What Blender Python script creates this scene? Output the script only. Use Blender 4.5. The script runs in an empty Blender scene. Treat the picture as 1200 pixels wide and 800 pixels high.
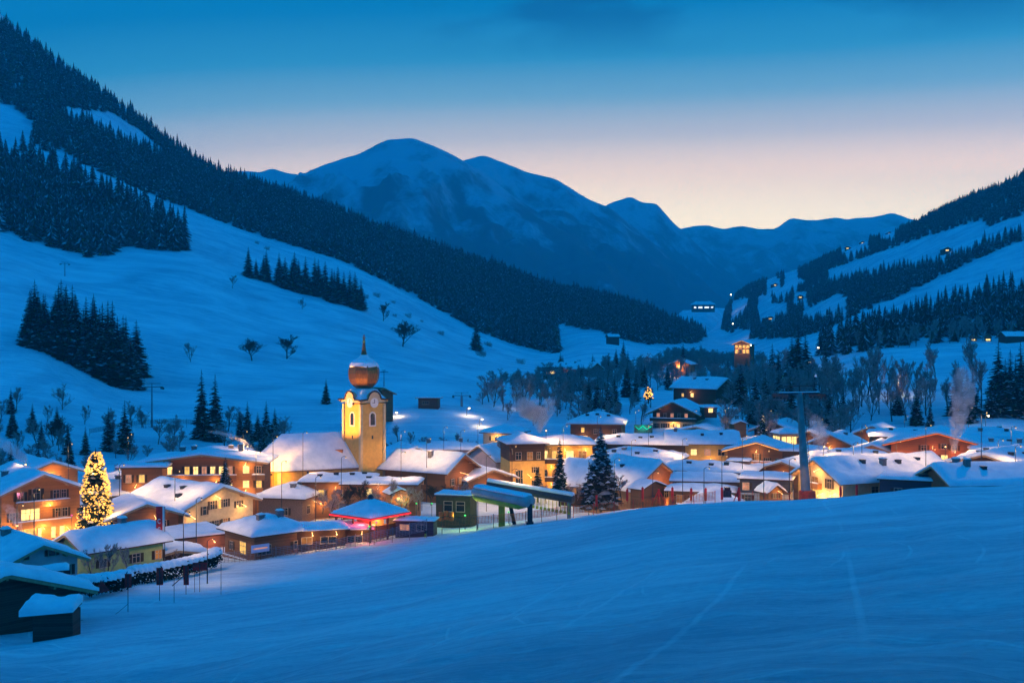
import bpy, bmesh, math, random
import numpy as np
from mathutils import Vector, Matrix
random.seed(7)
SC = bpy.context.scene
COL = SC.collection
F = 1287.0                       # focal length in photo pixels (photo 1200 wide)
R = math.radians

def P(px, py, Y):                # a point seen at photo pixel (px,py), Y metres down the valley; camera at the origin
    return Vector(((px-600.0)/F*Y, Y, (400.0-py)/F*Y))

# ---------------------------------------------------------------- meshes
class MB:
    def __init__(self): self.v=[]; self.f=[]; self.m=[]
    def add(self, vs, fs, mi=0):
        n=len(self.v); self.v += [tuple(p) for p in vs]
        for q in fs: self.f.append(tuple(i+n for i in q)); self.m.append(mi)
    def box(self, x0,x1,y0,y1,z0,z1, mi=0):
        self.add([(x0,y0,z0),(x1,y0,z0),(x1,y1,z0),(x0,y1,z0),(x0,y0,z1),(x1,y0,z1),(x1,y1,z1),(x0,y1,z1)],
                 [(0,3,2,1),(4,5,6,7),(0,1,5,4),(1,2,6,5),(2,3,7,6),(3,0,4,7)], mi)
    def tube(self, pts, rad, n=6, mi=0, caps=True):
        pts=[Vector(p) for p in pts]
        if not isinstance(rad,(list,tuple)): rad=[rad]*len(pts)
        rings=[]; base=len(self.v)
        for i,p in enumerate(pts):
            d=(pts[min(i+1,len(pts)-1)]-pts[max(i-1,0)])
            if d.length<1e-6: d=Vector((0,0,1))
            d.normalize()
            a=d.cross(Vector((0,0,1)) if abs(d.z)<.9 else Vector((1,0,0))).normalized(); b=d.cross(a)
            for k in range(n):
                t=2*math.pi*k/n
                self.v.append(tuple(p+(a*math.cos(t)+b*math.sin(t))*rad[i]))
        for i in range(len(pts)-1):
            for k in range(n):
                a0=base+i*n+k; a1=base+i*n+(k+1)%n
                self.f.append((a0,a1,a1+n,a0+n)); self.m.append(mi)
        if caps:
            self.f.append(tuple(base+k for k in range(n))[::-1]); self.m.append(mi)
            self.f.append(tuple(base+(len(pts)-1)*n+k for k in range(n))); self.m.append(mi)
    def lathe(self, prof, n=16, mi=0, rot=0.0, c=(0,0)):
        base=len(self.v)
        for r,z in prof:
            for k in range(n):
                t=2*math.pi*k/n+rot
                self.v.append((c[0]+r*math.cos(t), c[1]+r*math.sin(t), z))
        for i in range(len(prof)-1):
            for k in range(n):
                a0=base+i*n+k; a1=base+i*n+(k+1)%n
                self.f.append((a0,a1,a1+n,a0+n)); self.m.append(mi)
        self.f.append(tuple(base+k for k in range(n))[::-1]); self.m.append(mi)
        self.f.append(tuple(base+(len(prof)-1)*n+k for k in range(n))); self.m.append(mi)
    def mesh(self, name, mats, smooth=False):
        me=bpy.data.meshes.new(name); me.from_pydata(self.v,[],self.f)
        if not isinstance(mats,(list,tuple)): mats=[mats]
        for m in mats: me.materials.append(m)
        if len(mats)>1: me.polygons.foreach_set('material_index', self.m)
        if smooth: me.polygons.foreach_set('use_smooth',[True]*len(me.polygons))
        me.update(); return me
    def build(self, name, mats, parent=None, smooth=False, loc=None, rz=0.0):
        return link(name, self.mesh(name,mats,smooth), parent, loc, rz)

def link(name, data, parent=None, loc=None, rz=0.0):
    o=bpy.data.objects.new(name,data); COL.objects.link(o)
    if parent is not None: o.parent=parent
    if loc is not None: o.location=loc
    if rz: o.rotation_euler=(0,0,rz)
    return o
def tag(o, label=None, cat=None, group=None, kind=None):
    if label: o['label']=label
    if cat: o['category']=cat
    if group: o['group']=group
    if kind: o['kind']=kind
    return o
def thing(name, label, cat, loc, rz=0.0, group=None):
    o=link(name,None,None,loc,rz); o.empty_display_size=.5
    return tag(o,label,cat,group)
def copy_tree(o, parent=None):
    c=o.copy(); COL.objects.link(c)
    if parent is not None: c.parent=parent
    for ch in o.children: copy_tree(ch,c)
    return c

# ---------------------------------------------------------------- materials
def new_mat(name):
    m=bpy.data.materials.new(name); m.use_nodes=True
    nt=m.node_tree; nt.nodes.clear()
    out=nt.nodes.new('ShaderNodeOutputMaterial')
    return m,nt,out
def N(nt,t,**k):
    n=nt.nodes.new(t)
    for a,b in k.items(): setattr(n,a,b)
    return n
def mat(name, col, rough=.8, var=.25, scale=2.0, bump=0.0, stretch=(1,1,1), metal=0.0, col2=None, detail=4, spec=.3, coord='Object'):
    m,nt,out=new_mat(name); L=nt.links.new
    b=N(nt,'ShaderNodeBsdfPrincipled'); L(b.outputs[0],out.inputs[0])
    b.inputs['Roughness'].default_value=rough; b.inputs['Metallic'].default_value=metal
    b.inputs['Specular IOR Level'].default_value=spec
    tc=N(nt,'ShaderNodeTexCoord'); mp=N(nt,'ShaderNodeMapping'); L(tc.outputs[coord],mp.inputs[0]); mp.inputs['Scale'].default_value=stretch
    nz=N(nt,'ShaderNodeTexNoise'); L(mp.outputs[0],nz.inputs['Vector']); nz.inputs['Scale'].default_value=scale; nz.inputs['Detail'].default_value=detail
    rp=N(nt,'ShaderNodeValToRGB'); L(nz.outputs['Fac'],rp.inputs[0])
    rp.color_ramp.elements[0].position=.3; rp.color_ramp.elements[1].position=.7
    c2=col2 or tuple(min(1,c*(1+var)) for c in col); c1=tuple(c*(1-var) for c in col) if col2 is None else col
    rp.color_ramp.elements[0].color=(*c1,1); rp.color_ramp.elements[1].color=(*c2,1)
    L(rp.outputs[0],b.inputs['Base Color'])
    if bump:
        bp=N(nt,'ShaderNodeBump'); bp.inputs['Strength'].default_value=bump; bp.inputs['Distance'].default_value=.1
        L(nz.outputs['Fac'],bp.inputs['Height']); L(bp.outputs[0],b.inputs['Normal'])
    return m
def wood(name, col, var=.35, rough=.75):     # horizontal boards
    m,nt,out=new_mat(name); L=nt.links.new
    b=N(nt,'ShaderNodeBsdfPrincipled'); L(b.outputs[0],out.inputs[0]); b.inputs['Roughness'].default_value=rough
    b.inputs['Specular IOR Level'].default_value=.25
    tc=N(nt,'ShaderNodeTexCoord')
    sp=N(nt,'ShaderNodeSeparateXYZ'); L(tc.outputs['Object'],sp.inputs[0])
    mu=N(nt,'ShaderNodeMath',operation='MULTIPLY'); L(sp.outputs['Z'],mu.inputs[0]); mu.inputs[1].default_value=4.5
    fr=N(nt,'ShaderNodeMath',operation='FRACT'); L(mu.outputs[0],fr.inputs[0])
    fl=N(nt,'ShaderNodeMath',operation='FLOOR'); L(mu.outputs[0],fl.inputs[0])
    wn=N(nt,'ShaderNodeTexWhiteNoise',noise_dimensions='1D'); L(fl.outputs[0],wn.inputs['W'])
    nz=N(nt,'ShaderNodeTexNoise'); mp=N(nt,'ShaderNodeMapping'); mp.inputs['Scale'].default_value=(1,1,12); L(tc.outputs['Object'],mp.inputs[0]); L(mp.outputs[0],nz.inputs['Vector']); nz.inputs['Scale'].default_value=1.5
    ad=N(nt,'ShaderNodeMath',operation='ADD'); L(wn.outputs[0],ad.inputs[0]); L(nz.outputs['Fac'],ad.inputs[1])
    gp=N(nt,'ShaderNodeMath',operation='LESS_THAN'); L(fr.outputs[0],gp.inputs[0]); gp.inputs[1].default_value=.12
    sb=N(nt,'ShaderNodeMath',operation='SUBTRACT'); L(ad.outputs[0],sb.inputs[0]); L(gp.outputs[0],sb.inputs[1])
    rp=N(nt,'ShaderNodeValToRGB'); L(sb.outputs[0],rp.inputs[0]); rp.color_ramp.elements[0].position=0; rp.color_ramp.elements[1].position=1
    rp.color_ramp.elements[0].color=(*[c*(1-var) for c in col],1); rp.color_ramp.elements[1].color=(*[c*(1+var*.6) for c in col],1)
    L(rp.outputs[0],b.inputs['Base Color'])
    return m
def emit(name, col, strength, var=.35, scale=1.2, sample=False):
    m,nt,out=new_mat(name); L=nt.links.new
    e=N(nt,'ShaderNodeEmission'); L(e.outputs[0],out.inputs[0]); e.inputs[0].default_value=(*col,1)
    tc=N(nt,'ShaderNodeTexCoord'); oi=N(nt,'ShaderNodeObjectInfo')
    nz=N(nt,'ShaderNodeTexNoise',noise_dimensions='4D'); L(tc.outputs['Object'],nz.inputs['Vector']); nz.inputs['Scale'].default_value=scale
    mw=N(nt,'ShaderNodeMath',operation='MULTIPLY'); L(oi.outputs['Random'],mw.inputs[0]); mw.inputs[1].default_value=50; L(mw.outputs[0],nz.inputs['W'])
    mr=N(nt,'ShaderNodeMapRange'); L(nz.outputs['Fac'],mr.inputs[0]); mr.inputs[1].default_value=.3; mr.inputs[2].default_value=.7
    mr.inputs[3].default_value=strength*(1-var); mr.inputs[4].default_value=strength*(1+var)
    L(mr.outputs[0],e.inputs[1])
    m.cycles.emission_sampling='FRONT' if sample else 'NONE'
    return m

def snow_mat(name, ground=False):
    m,nt,out=new_mat(name); L=nt.links.new
    b=N(nt,'ShaderNodeBsdfPrincipled'); L(b.outputs[0],out.inputs[0])
    b.inputs['Roughness'].default_value=.75; b.inputs['Specular IOR Level'].default_value=.06
    tc=N(nt,'ShaderNodeTexCoord')
    def noise(scale, stretch=(1,1,1), rz=0, detail=5, rough=.55, dist=0.0):
        mp=N(nt,'ShaderNodeMapping'); mp.inputs['Scale'].default_value=stretch; mp.inputs['Rotation'].default_value=(0,0,R(rz)); L(tc.outputs['Object'],mp.inputs[0])
        n=N(nt,'ShaderNodeTexNoise'); L(mp.outputs[0],n.inputs['Vector']); n.inputs['Scale'].default_value=scale; n.inputs['Detail'].default_value=detail; n.inputs['Roughness'].default_value=rough; n.inputs['Distortion'].default_value=dist
        return n.outputs['Fac']
    def mix(a,bv,fac):
        mm=N(nt,'ShaderNodeMix',data_type='FLOAT'); L(a,mm.inputs[2]); L(bv,mm.inputs[3]); mm.inputs[0].default_value=fac; return mm.outputs[0]
    if ground:
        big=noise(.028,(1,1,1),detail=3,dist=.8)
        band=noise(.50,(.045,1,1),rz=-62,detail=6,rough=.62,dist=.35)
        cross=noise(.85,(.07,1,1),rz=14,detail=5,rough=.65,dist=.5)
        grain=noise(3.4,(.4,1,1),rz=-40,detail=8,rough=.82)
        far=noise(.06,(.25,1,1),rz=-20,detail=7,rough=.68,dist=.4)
        def math2(op,a,bv,c=None):
            n=N(nt,'ShaderNodeMath',operation=op)
            for k,v in enumerate((a,bv,c)):
                if v is None: continue
                if isinstance(v,(int,float)): n.inputs[k].default_value=v
                else: L(v,n.inputs[k])
            return n.outputs[0]
        def tracks(rz,sc,ds,seed,ring=None):     # narrow ski tracks, straight runs and wide turns, broken up by a mask
            mp=N(nt,'ShaderNodeMapping'); L(tc.outputs['Object'],mp.inputs[0]); mp.inputs['Rotation'].default_value=(0,0,R(rz)); mp.inputs['Location'].default_value=(ring[0],ring[1],seed) if ring else (seed,seed*2,0)
            wv=N(nt,'ShaderNodeTexWave',wave_type='RINGS' if ring else 'BANDS',bands_direction='X',rings_direction='Z'); L(mp.outputs[0],wv.inputs['Vector']); wv.inputs['Scale'].default_value=sc; wv.inputs['Distortion'].default_value=ds; wv.inputs['Detail'].default_value=1; wv.inputs['Detail Scale'].default_value=.1
            a=N(nt,'ShaderNodeMapRange'); L(wv.outputs['Fac'],a.inputs[0]); a.inputs[1].default_value=.990; a.inputs[2].default_value=.9995
            n=N(nt,'ShaderNodeTexNoise'); n.inputs['Scale'].default_value=.12; n.inputs['Detail'].default_value=2
            m2=N(nt,'ShaderNodeMapping'); L(mp.outputs[0],m2.inputs[0]); m2.inputs['Scale'].default_value=(.7,.7,1) if ring else (1,.09,1); L(m2.outputs[0],n.inputs['Vector'])
            b2=N(nt,'ShaderNodeMapRange'); L(n.outputs['Fac'],b2.inputs[0]); b2.inputs[1].default_value=.55; b2.inputs[2].default_value=.63
            return math2('MULTIPLY',a.outputs[0],b2.outputs[0])
        t=tracks(16,.055,7,3.0)
        for q in ((0,.10,2.5,17.0,(-30,-52)),(0,.085,3,41.0,(18,-75)),(0,.07,3.5,77.0,(-4,-120)),(-40,.06,8,23.0)): t=math2('MAXIMUM',t,tracks(*q))
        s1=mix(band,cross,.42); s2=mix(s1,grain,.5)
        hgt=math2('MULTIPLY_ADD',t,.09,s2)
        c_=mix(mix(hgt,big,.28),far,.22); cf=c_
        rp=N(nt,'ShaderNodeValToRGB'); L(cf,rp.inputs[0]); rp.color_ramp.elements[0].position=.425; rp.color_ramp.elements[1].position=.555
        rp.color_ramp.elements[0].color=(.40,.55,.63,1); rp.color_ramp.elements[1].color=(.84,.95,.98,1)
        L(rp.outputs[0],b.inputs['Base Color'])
        bp=N(nt,'ShaderNodeBump'); bp.inputs['Strength'].default_value=.9; bp.inputs['Distance'].default_value=.45; L(hgt,bp.inputs['Height']); L(bp.outputs[0],b.inputs['Normal'])
    else:
        n=noise(.6,detail=5)
        rp=N(nt,'ShaderNodeValToRGB'); L(n,rp.inputs[0]); rp.color_ramp.elements[0].position=.3; rp.color_ramp.elements[1].position=.7
        rp.color_ramp.elements[0].color=(.70,.76,.80,1); rp.color_ramp.elements[1].color=(.88,.91,.93,1)
        L(rp.outputs[0],b.inputs['Base Color'])
        bp=N(nt,'ShaderNodeBump'); bp.inputs['Strength'].default_value=.5; bp.inputs['Distance'].default_value=.35; L(n,bp.inputs['Height']); L(bp.outputs[0],b.inputs['Normal'])
    return m

M={}
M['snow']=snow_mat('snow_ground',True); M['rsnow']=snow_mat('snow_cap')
M['wood']=wood('brown_boards',(.20,.085,.035)); M['dwood']=wood('dark_boards',(.075,.038,.022)); M['rwood']=wood('red_brown_boards',(.21,.095,.045))
M['owood']=wood('honey_boards',(.36,.16,.055)); M['bwood']=wood('barn_boards',(.06,.045,.035),.6); M['slate']=wood('slate_boards',(.05,.055,.075))
M['cream']=mat('cream_plaster',(.56,.44,.26),.85,.12,1.5,.1); M['yellow']=mat('ochre_plaster',(.64,.38,.10),.85,.12,1.2,.1)
M['white']=mat('white_plaster',(.72,.70,.66),.85,.08,1.5,.1); M['green']=mat('pale_green_plaster',(.36,.42,.16),.85,.15,1.0,.1)
M['pink']=mat('rose_plaster',(.55,.42,.40),.85,.12,1.0,.1); M['orange']=mat('orange_plaster',(.62,.30,.12),.85,.15,1.0,.1)
M['trim']=mat('pale_timber',(.42,.26,.14),.7,.2,3.0); M['dtrim']=mat('dark_timber',(.05,.03,.02),.7,.3,3.0)
M['frame']=mat('window_frame',(.45,.36,.26),.6,.2,4.0); M['glass']=mat('dark_glass',(.02,.025,.035),.12,.4,1.0,spec=.6)
M['metal']=mat('galvanised_steel',(.22,.24,.27),.5,.2,2.0,metal=.6); M['dmetal']=mat('dark_steel',(.04,.045,.055),.5,.3,2.0,metal=.4)
M['copper']=mat('copper_sheet',(.26,.115,.045),.40,.35,2.0,.12,(3,3,.4),metal=.85); M['gold']=mat('gilding',(.8,.5,.14),.3,.15,3.0,metal=1.0)
M['stone']=mat('chimney_stone',(.20,.18,.17),.9,.3,4.0,.2); M['brick']=mat('brick',(.24,.145,.10),.9,.3,5.0,.2)
M['red']=mat('red_padding',(.72,.03,.03),.7,.25,3.0); M['orange_net']=mat('orange_netting',(.7,.16,.04),.7,.25,6.0)
M['bark']=mat('bark',(.055,.042,.036),.95,.4,6.0); M['twig']=mat('frosted_twigs',(.19,.13,.11),.95,.35,1.3,col2=(.50,.40,.38))
M['needle']=mat('spruce_needles',(.010,.022,.017),.9,.45,.7,spec=.1); M['needle2']=mat('spruce_needles_frosted',(.07,.085,.10),.9,.4,.7,col2=(.26,.28,.32),spec=.1)
M['hneedle']=mat('warm_spruce_needles',(.030,.026,.022),.9,.45,.7,spec=.1); M['pylon']=mat('weathered_steel',(.24,.22,.21),.6,.25,.8); M['tsnow']=mat('snow_on_branches',(.62,.64,.68),.8,.2,1.5); M['hull']=mat('grey_canopy_shell',(.36,.35,.34),.55,.2,.6); M['lime']=mat('lime_paint',(.42,.46,.06),.55,.2,1.0)
M['dgreen']=mat('dark_green_boards',(.05,.052,.028),.7,.25,2.0); M['lav']=mat('pale_banner',(.55,.50,.66),.7,.1,2.0)
M['lit']=emit('lit_window',(1.0,.56,.13),1.25); M['litw']=emit('bright_window',(1.0,.66,.22),1.9,.25); M['dim']=emit('dim_window',(.85,.32,.10),.42)
M['pinklit']=emit('rose_window',(1.0,.42,.25),.6); M['bulb']=emit('warm_bulb',(1.0,.47,.09),2.0,.6,.3); M['lampd']=emit('soft_fill_lamp',(1.0,.60,.22),1.6,.1); M['lamp']=emit('warm_lamp',(1.0,.60,.22),6.0,.1)
M['wlamp']=emit('white_lamp',(1.0,.82,.55),14.0,.1); M['cool']=emit('cool_lamp',(.75,.85,1.0),2.2,.2); M['ledred']=emit('red_led',(1.0,.03,.05),1.6,.2,.8)
M['ledwarm']=emit('warm_led',(1.0,.40,.12),1.7,.25,.8); M['ledred2']=emit('red_orange_led',(1.0,.16,.04),1.1,.2,.8); M['ledgreen']=emit('green_led',(.1,1.0,.2),1.6,.3,.8); M['teal']=emit('teal_emitter',(.0,.75,.5),1.2,.4,1.0); M['ledpink']=emit('pink_led',(1.0,.12,.4),1.3,.2,.8)
M['skin']=mat('skin',(.5,.3,.22),.6,.1,5.0); M['jacket']=mat('dark_jacket',(.02,.022,.03),.8,.3,5.0); M['trouser']=mat('lime_trousers',(.35,.5,.05),.8,.2,5.0)

def lamp(name, loc, power, col=(1,.58,.22), radius=.25, parent=None, spot=None, aim=None):
    d=bpy.data.lights.new(name,'SPOT' if spot else 'POINT'); d.energy=power; d.color=col; d.shadow_soft_size=radius
    o=bpy.data.objects.new(name,d); COL.objects.link(o); o.location=loc
    if parent is not None: o.parent=parent
    if spot:
        d.spot_size=R(spot); d.spot_blend=.35
        o.rotation_euler=(Vector(aim)-Vector(loc)).to_track_quat('-Z','Y').to_euler()
    return o
# ---------------------------------------------------------------- noise and interpolation
def _hash(ix,iy,seed):
    h=(ix.astype(np.int64)*374761393+iy.astype(np.int64)*668265263+seed*1442695041)&0xffffffff
    h=((h^(h>>13))*1274126177)&0xffffffff
    return ((h^(h>>16))&0xffff)/65535.0
def vnoise(x,y,seed=0):
    x=np.asarray(x,float); y=np.asarray(y,float)
    ix=np.floor(x); iy=np.floor(y); fx=x-ix; fy=y-iy
    fx=fx*fx*fx*(fx*(fx*6-15)+10); fy=fy*fy*fy*(fy*(fy*6-15)+10)
    a=_hash(ix,iy,seed); b=_hash(ix+1,iy,seed); c=_hash(ix,iy+1,seed); d=_hash(ix+1,iy+1,seed)
    return (a*(1-fx)+b*fx)*(1-fy)+(c*(1-fx)+d*fx)*fy-.5
def fbm(x,y,seed=0,oct=4,gain=.5):
    s=0; a=1.0
    for k in range(oct):
        s=s+a*vnoise(x*2**k+17.3*k,y*2**k-9.1*k,seed+k); a*=gain
    return s
def pchip_slopes(X,Yv):          # X,Yv: (...,n)
    h=np.diff(X,axis=-1); d=np.diff(Yv,axis=-1)/h
    m=np.zeros_like(Yv)
    w1=2*h[...,1:]+h[...,:-1]; w2=h[...,1:]+2*h[...,:-1]
    ok=d[...,1:]*d[...,:-1]>0
    with np.errstate(divide='ignore',invalid='ignore'):
        hm=(w1+w2)/(w1/d[...,:-1]+w2/d[...,1:])
    m[...,1:-1]=np.where(ok,hm,0); m[...,0]=d[...,0]; m[...,-1]=d[...,-1]
    return m
def pchip_eval(X,Yv,m,k,x):      # k: interval index per point
    take=lambda A,i: np.take_along_axis(A,i[...,None],-1)[...,0]
    x0=take(X,k); x1=take(X,k+1); y0=take(Yv,k); y1=take(Yv,k+1); m0=take(m,k); m1=take(m,k+1)
    h=x1-x0; t=np.clip((x-x0)/h,0,1)
    return y0*(2*t**3-3*t**2+1)+y1*(-2*t**3+3*t**2)+h*m0*(t**3-2*t**2+t)+h*m1*(t**3-t**2)
def curve1(knots,xs):            # monotone cubic through (x,value) knots
    X=np.array([k[0] for k in knots],float); V=np.array([k[1] for k in knots],float)
    m=pchip_slopes(X,V); k=np.clip(np.searchsorted(X,xs)-1,0,len(X)-2)
    n=len(xs)
    return pchip_eval(np.broadcast_to(X,(n,len(X))),np.broadcast_to(V,(n,len(V))),np.broadcast_to(m,(n,len(m))),k,xs)
PXS=np.arange(-900,2101,4.0)
def smooth(a,w):
    if w<=0: return a
    k=np.exp(-.5*(np.arange(-3*w,3*w+1)/w)**2); k/=k.sum()
    return np.convolve(np.pad(a,3*w,mode='edge'),k,'valid')
ROWS=[]
def row(knots, sm=6):            # knots: (px, py, Y)
    y=smooth(curve1([(k[0],k[2]) for k in knots],PXS),sm)
    z=smooth(curve1([(k[0],(400-k[1])/F*k[2]) for k in knots],PXS),sm)
    ROWS.append((y,z))
def row_z(knots, sm=6):          # knots: (px, z, Y)
    ROWS.append((smooth(curve1([(k[0],k[2]) for k in knots],PXS),sm), smooth(curve1([(k[0],k[1]) for k in knots],PXS),sm)))
row_z([(-900,14,-60),(2100,14,-60)])
row_z([(-900,-2.3,0),(2100,-2.3,0)])
row([(-900,800,66),(0,800,62),(300,800,45),(600,800,30),(900,800,24),(1200,800,22),(2100,800,22)])
row([(-900,760,110),(-100,748,100),(0,742,100),(60,733,103),(100,712,116),(150,690,134),(250,664,160),(300,656,166),(400,641,176),(480,627,186),(560,616,195),(650,607,200),(720,599,200),(800,591,195),(870,588,190),(960,584,185),(1050,577,175),(1200,568,160),(1400,555,150),(2100,545,150)],3)
row_z([(-900,-37,235),(0,-37,235),(300,-37,235),(450,-36.4,235),(600,-37.2,238),(800,-37,238),(1000,-36.5,235),(1200,-35,230),(2100,-35,230)])
row([(-900,528,330),(0,528,330),(200,532,330),(400,541,330),(600,543,330),(700,538,330),(800,527,330),(900,533,330),(1000,540,330),(1200,532,330),(2100,520,330)])
row([(-900,360,430),(-200,385,430),(0,400,430),(40,405,430),(100,432,428),(150,456,425),(225,468,420),(300,475,415),(400,476,415),(500,474,415),(600,486,415),(700,491,415),(760,484,415),(800,477,415),(860,475,415),(920,486,415),(1000,488,415),(1100,482,415),(1200,470,415),(2100,440,415)])
row([(-900,260,560),(-200,310,560),(0,330,560),(100,360,560),(200,378,560),(300,400,560),(400,418,560),(480,432,560),(560,446,560),(640,452,560),(720,456,560),(800,462,560),(900,455,570),(960,430,595),(1000,415,600),(1100,406,600),(1200,397,600),(1600,365,600),(2100,340,600)])
row([(-900,120,720),(-200,235,720),(0,273,720),(100,302,720),(200,303,740),(300,335,740),(400,362,740),(480,392,740),(560,420,740),(640,433,740),(720,426,760),(790,428,800),(850,432,850),(900,425,850),(960,410,850),(1000,399,850),(1060,381,850),(1120,364,850),(1200,342,850),(1600,240,800),(2100,140,800)])
row([(-900,-60,850),(-200,120,880),(0,190,900),(100,197,950),(200,240,1000),(300,275,1020),(400,305,1030),(480,343,1030),(560,385,1030),(640,411,1040),(700,391,1090),(740,397,1120),(790,403,1150),(850,405,1450),(900,392,1300),(960,372,1250),(1000,352,1200),(1060,332,1150),(1120,312,1120),(1200,288,1100),(1600,180,1000),(2100,80,1000)],4)
row([(-900,-420,1350),(-500,-250,1400),(-200,-105,1450),(0,29,1500),(50,68,1500),(100,105,1500),(150,138,1500),(200,176,1500),(240,201,1500),(270,214,1500),(300,224,1500),(350,240,1500),(400,262,1500),(450,278,1500),(500,295,1500),(560,313,1500),(600,325,1530),(650,343,1560),(700,354,1600),(750,366,1650),(800,385,1700),(825,396,1720),(838,386,2100),(850,366,2400),(863,349,2450),(883,338,2400),(910,328,2350),(943,318,2250),(973,304,2150),(1013,288,2050),(1043,279,1980),(1070,268,1920),(1093,257,1860),(1120,243,1800),(1147,233,1750),(1177,222,1700),(1200,210,1650),(1300,170,1500),(1600,60,1400),(2100,-80,1400)],1)
_yr,_zr=ROWS[-1]
_val=np.interp(PXS,[700,800,830,845,860],[0,0,1,1,0])
ROWS.append((_yr+380,_zr*.72-25+_val*30))
ROWS.append((np.full_like(PXS,3000.0),np.interp(PXS,[0,600,770,800,840,870,900,1000],[-20,0,20,84,92,92,60,20])))
ROWS.append((np.full_like(PXS,9700.0),np.full_like(PXS,-60.0)))
TY=np.stack([r[0] for r in ROWS],-1); TZ=np.stack([r[1] for r in ROWS],-1)
def ground_arr(x,y):
    x=np.asarray(x,float).ravel(); y=np.asarray(y,float).ravel()
    px=np.clip(600+F*x/np.maximum(y,14.0),-899,2099)
    i=(px-PXS[0])/4.0; i0=np.clip(np.floor(i).astype(int),0,len(PXS)-2); t=(i-i0)[:,None]
    Yk=TY[i0]*(1-t)+TY[i0+1]*t; Zk=TZ[i0]*(1-t)+TZ[i0+1]*t
    m=pchip_slopes(Yk,Zk); yy=np.clip(y,-59.9,9699)
    k=np.clip((yy[:,None]>=Yk).sum(1)-1,0,Yk.shape[1]-2)
    z=pchip_eval(Yk,Zk,m,k,yy)
    d=np.maximum(y,0)
    near=np.exp(-(d/220)**2); hill=np.clip((d-390)/200,0,1)*np.clip((4000-d)/1500,0,1)
    z=z+near*np.clip((d-3)/14,0,1)*(.75*fbm(x/24,y/24,3,3)+.16*fbm(x/4.5,y/7,9,2)+.9*fbm((x*.9-y*.42)/11,(x*.42+y*.9)/75,13,3)+np.clip((110-d)/60,0,1)*.13*fbm(x/1.5,y/1.7,17,2))
    z=z+hill*(2.6*fbm(x/75,y/75,21,4)+np.clip((d-900)/500,0,1)*14*fbm(x/190,y/190,31,3))
    return z
def ground(x,y): return float(ground_arr([x],[y])[0])
def on_ground(px,Y,dz=0.0):
    x=(px-600)/F*Y; return Vector((x,Y,ground(x,Y)+dz))
def grid_mesh(name, X, Y, Z, material):
    nr,nc=X.shape; v=np.stack([X,Y,Z],-1).reshape(-1,3)
    idx=np.arange(nr*nc).reshape(nr,nc)
    q=np.stack([idx[:-1,:-1],idx[:-1,1:],idx[1:,1:],idx[1:,:-1]],-1).reshape(-1,4)
    me=bpy.data.meshes.new(name)
    me.vertices.add(len(v)); me.vertices.foreach_set('co',v.ravel())
    me.loops.add(q.size); me.loops.foreach_set('vertex_index',q.ravel())
    me.polygons.add(len(q)); me.polygons.foreach_set('loop_start',np.arange(0,q.size,4)); me.polygons.foreach_set('loop_total',np.full(len(q),4))
    me.update(calc_edges=True); me.polygons.foreach_set('use_smooth',np.ones(len(q),bool)); me.materials.append(material); me.validate()
    return me
ys=np.concatenate([np.linspace(-60,8,18),np.linspace(9,70,150),np.linspace(70.8,205,150),np.linspace(206.5,600,130),np.linspace(604,1800,170),np.geomspace(1815,9700,70)])
ss=np.linspace(-.92,.92,430)
GX=ss[None,:]*(np.maximum(ys,0)[:,None]+70.0); GY=np.repeat(ys[:,None],len(ss),1)
GZ=ground_arr(GX,GY).reshape(GX.shape)
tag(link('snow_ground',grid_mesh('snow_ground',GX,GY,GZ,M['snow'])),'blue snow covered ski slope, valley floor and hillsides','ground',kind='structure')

# ---------------------------------------------------------------- far mountains
def mountain_mat(name, seed, lo, hi):     # forest below, snow above and in chutes running down the fall line
    m,nt,out=new_mat(name); L=nt.links.new
    b=N(nt,'ShaderNodeBsdfPrincipled'); L(b.outputs[0],out.inputs[0]); b.inputs['Roughness'].default_value=.9; b.inputs['Specular IOR Level'].default_value=.1
    tc=N(nt,'ShaderNodeTexCoord'); sp=N(nt,'ShaderNodeSeparateXYZ'); L(tc.outputs['Object'],sp.inputs[0])
    def nz(scale,stretch,det,off):
        mp=N(nt,'ShaderNodeMapping'); mp.inputs['Scale'].default_value=stretch; mp.inputs['Location'].default_value=(off,off,0); L(tc.outputs['Object'],mp.inputs[0])
        n=N(nt,'ShaderNodeTexNoise'); L(mp.outputs[0],n.inputs['Vector']); n.inputs['Scale'].default_value=scale; n.inputs['Detail'].default_value=det; n.inputs['Roughness'].default_value=.6; return n.outputs['Fac']
    mr=N(nt,'ShaderNodeMapRange'); L(sp.outputs['Z'],mr.inputs[0]); mr.inputs[1].default_value=lo; mr.inputs[2].default_value=hi; mr.clamp=False
    a=N(nt,'ShaderNodeMath',operation='MULTIPLY_ADD'); L(nz(.0085,(1,.5,.22),7,seed),a.inputs[0]); a.inputs[1].default_value=2.2; L(mr.outputs[0],a.inputs[2])
    c=N(nt,'ShaderNodeMath',operation='MULTIPLY_ADD'); L(nz(.05,(1,1,1),3,seed),c.inputs[0]); c.inputs[1].default_value=.55; L(a.outputs[0],c.inputs[2])
    rp=N(nt,'ShaderNodeValToRGB'); s2=N(nt,'ShaderNodeMath',operation='MULTIPLY'); L(c.outputs[0],s2.inputs[0]); s2.inputs[1].default_value=.4; L(s2.outputs[0],rp.inputs[0])
    rp.color_ramp.elements[0].position=.53; rp.color_ramp.elements[0].color=(.11,.135,.16,1); rp.color_ramp.elements[1].position=.70; rp.color_ramp.elements[1].color=(.50,.54,.60,1)
    L(rp.outputs[0],b.inputs['Base Color'])
    return m
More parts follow.
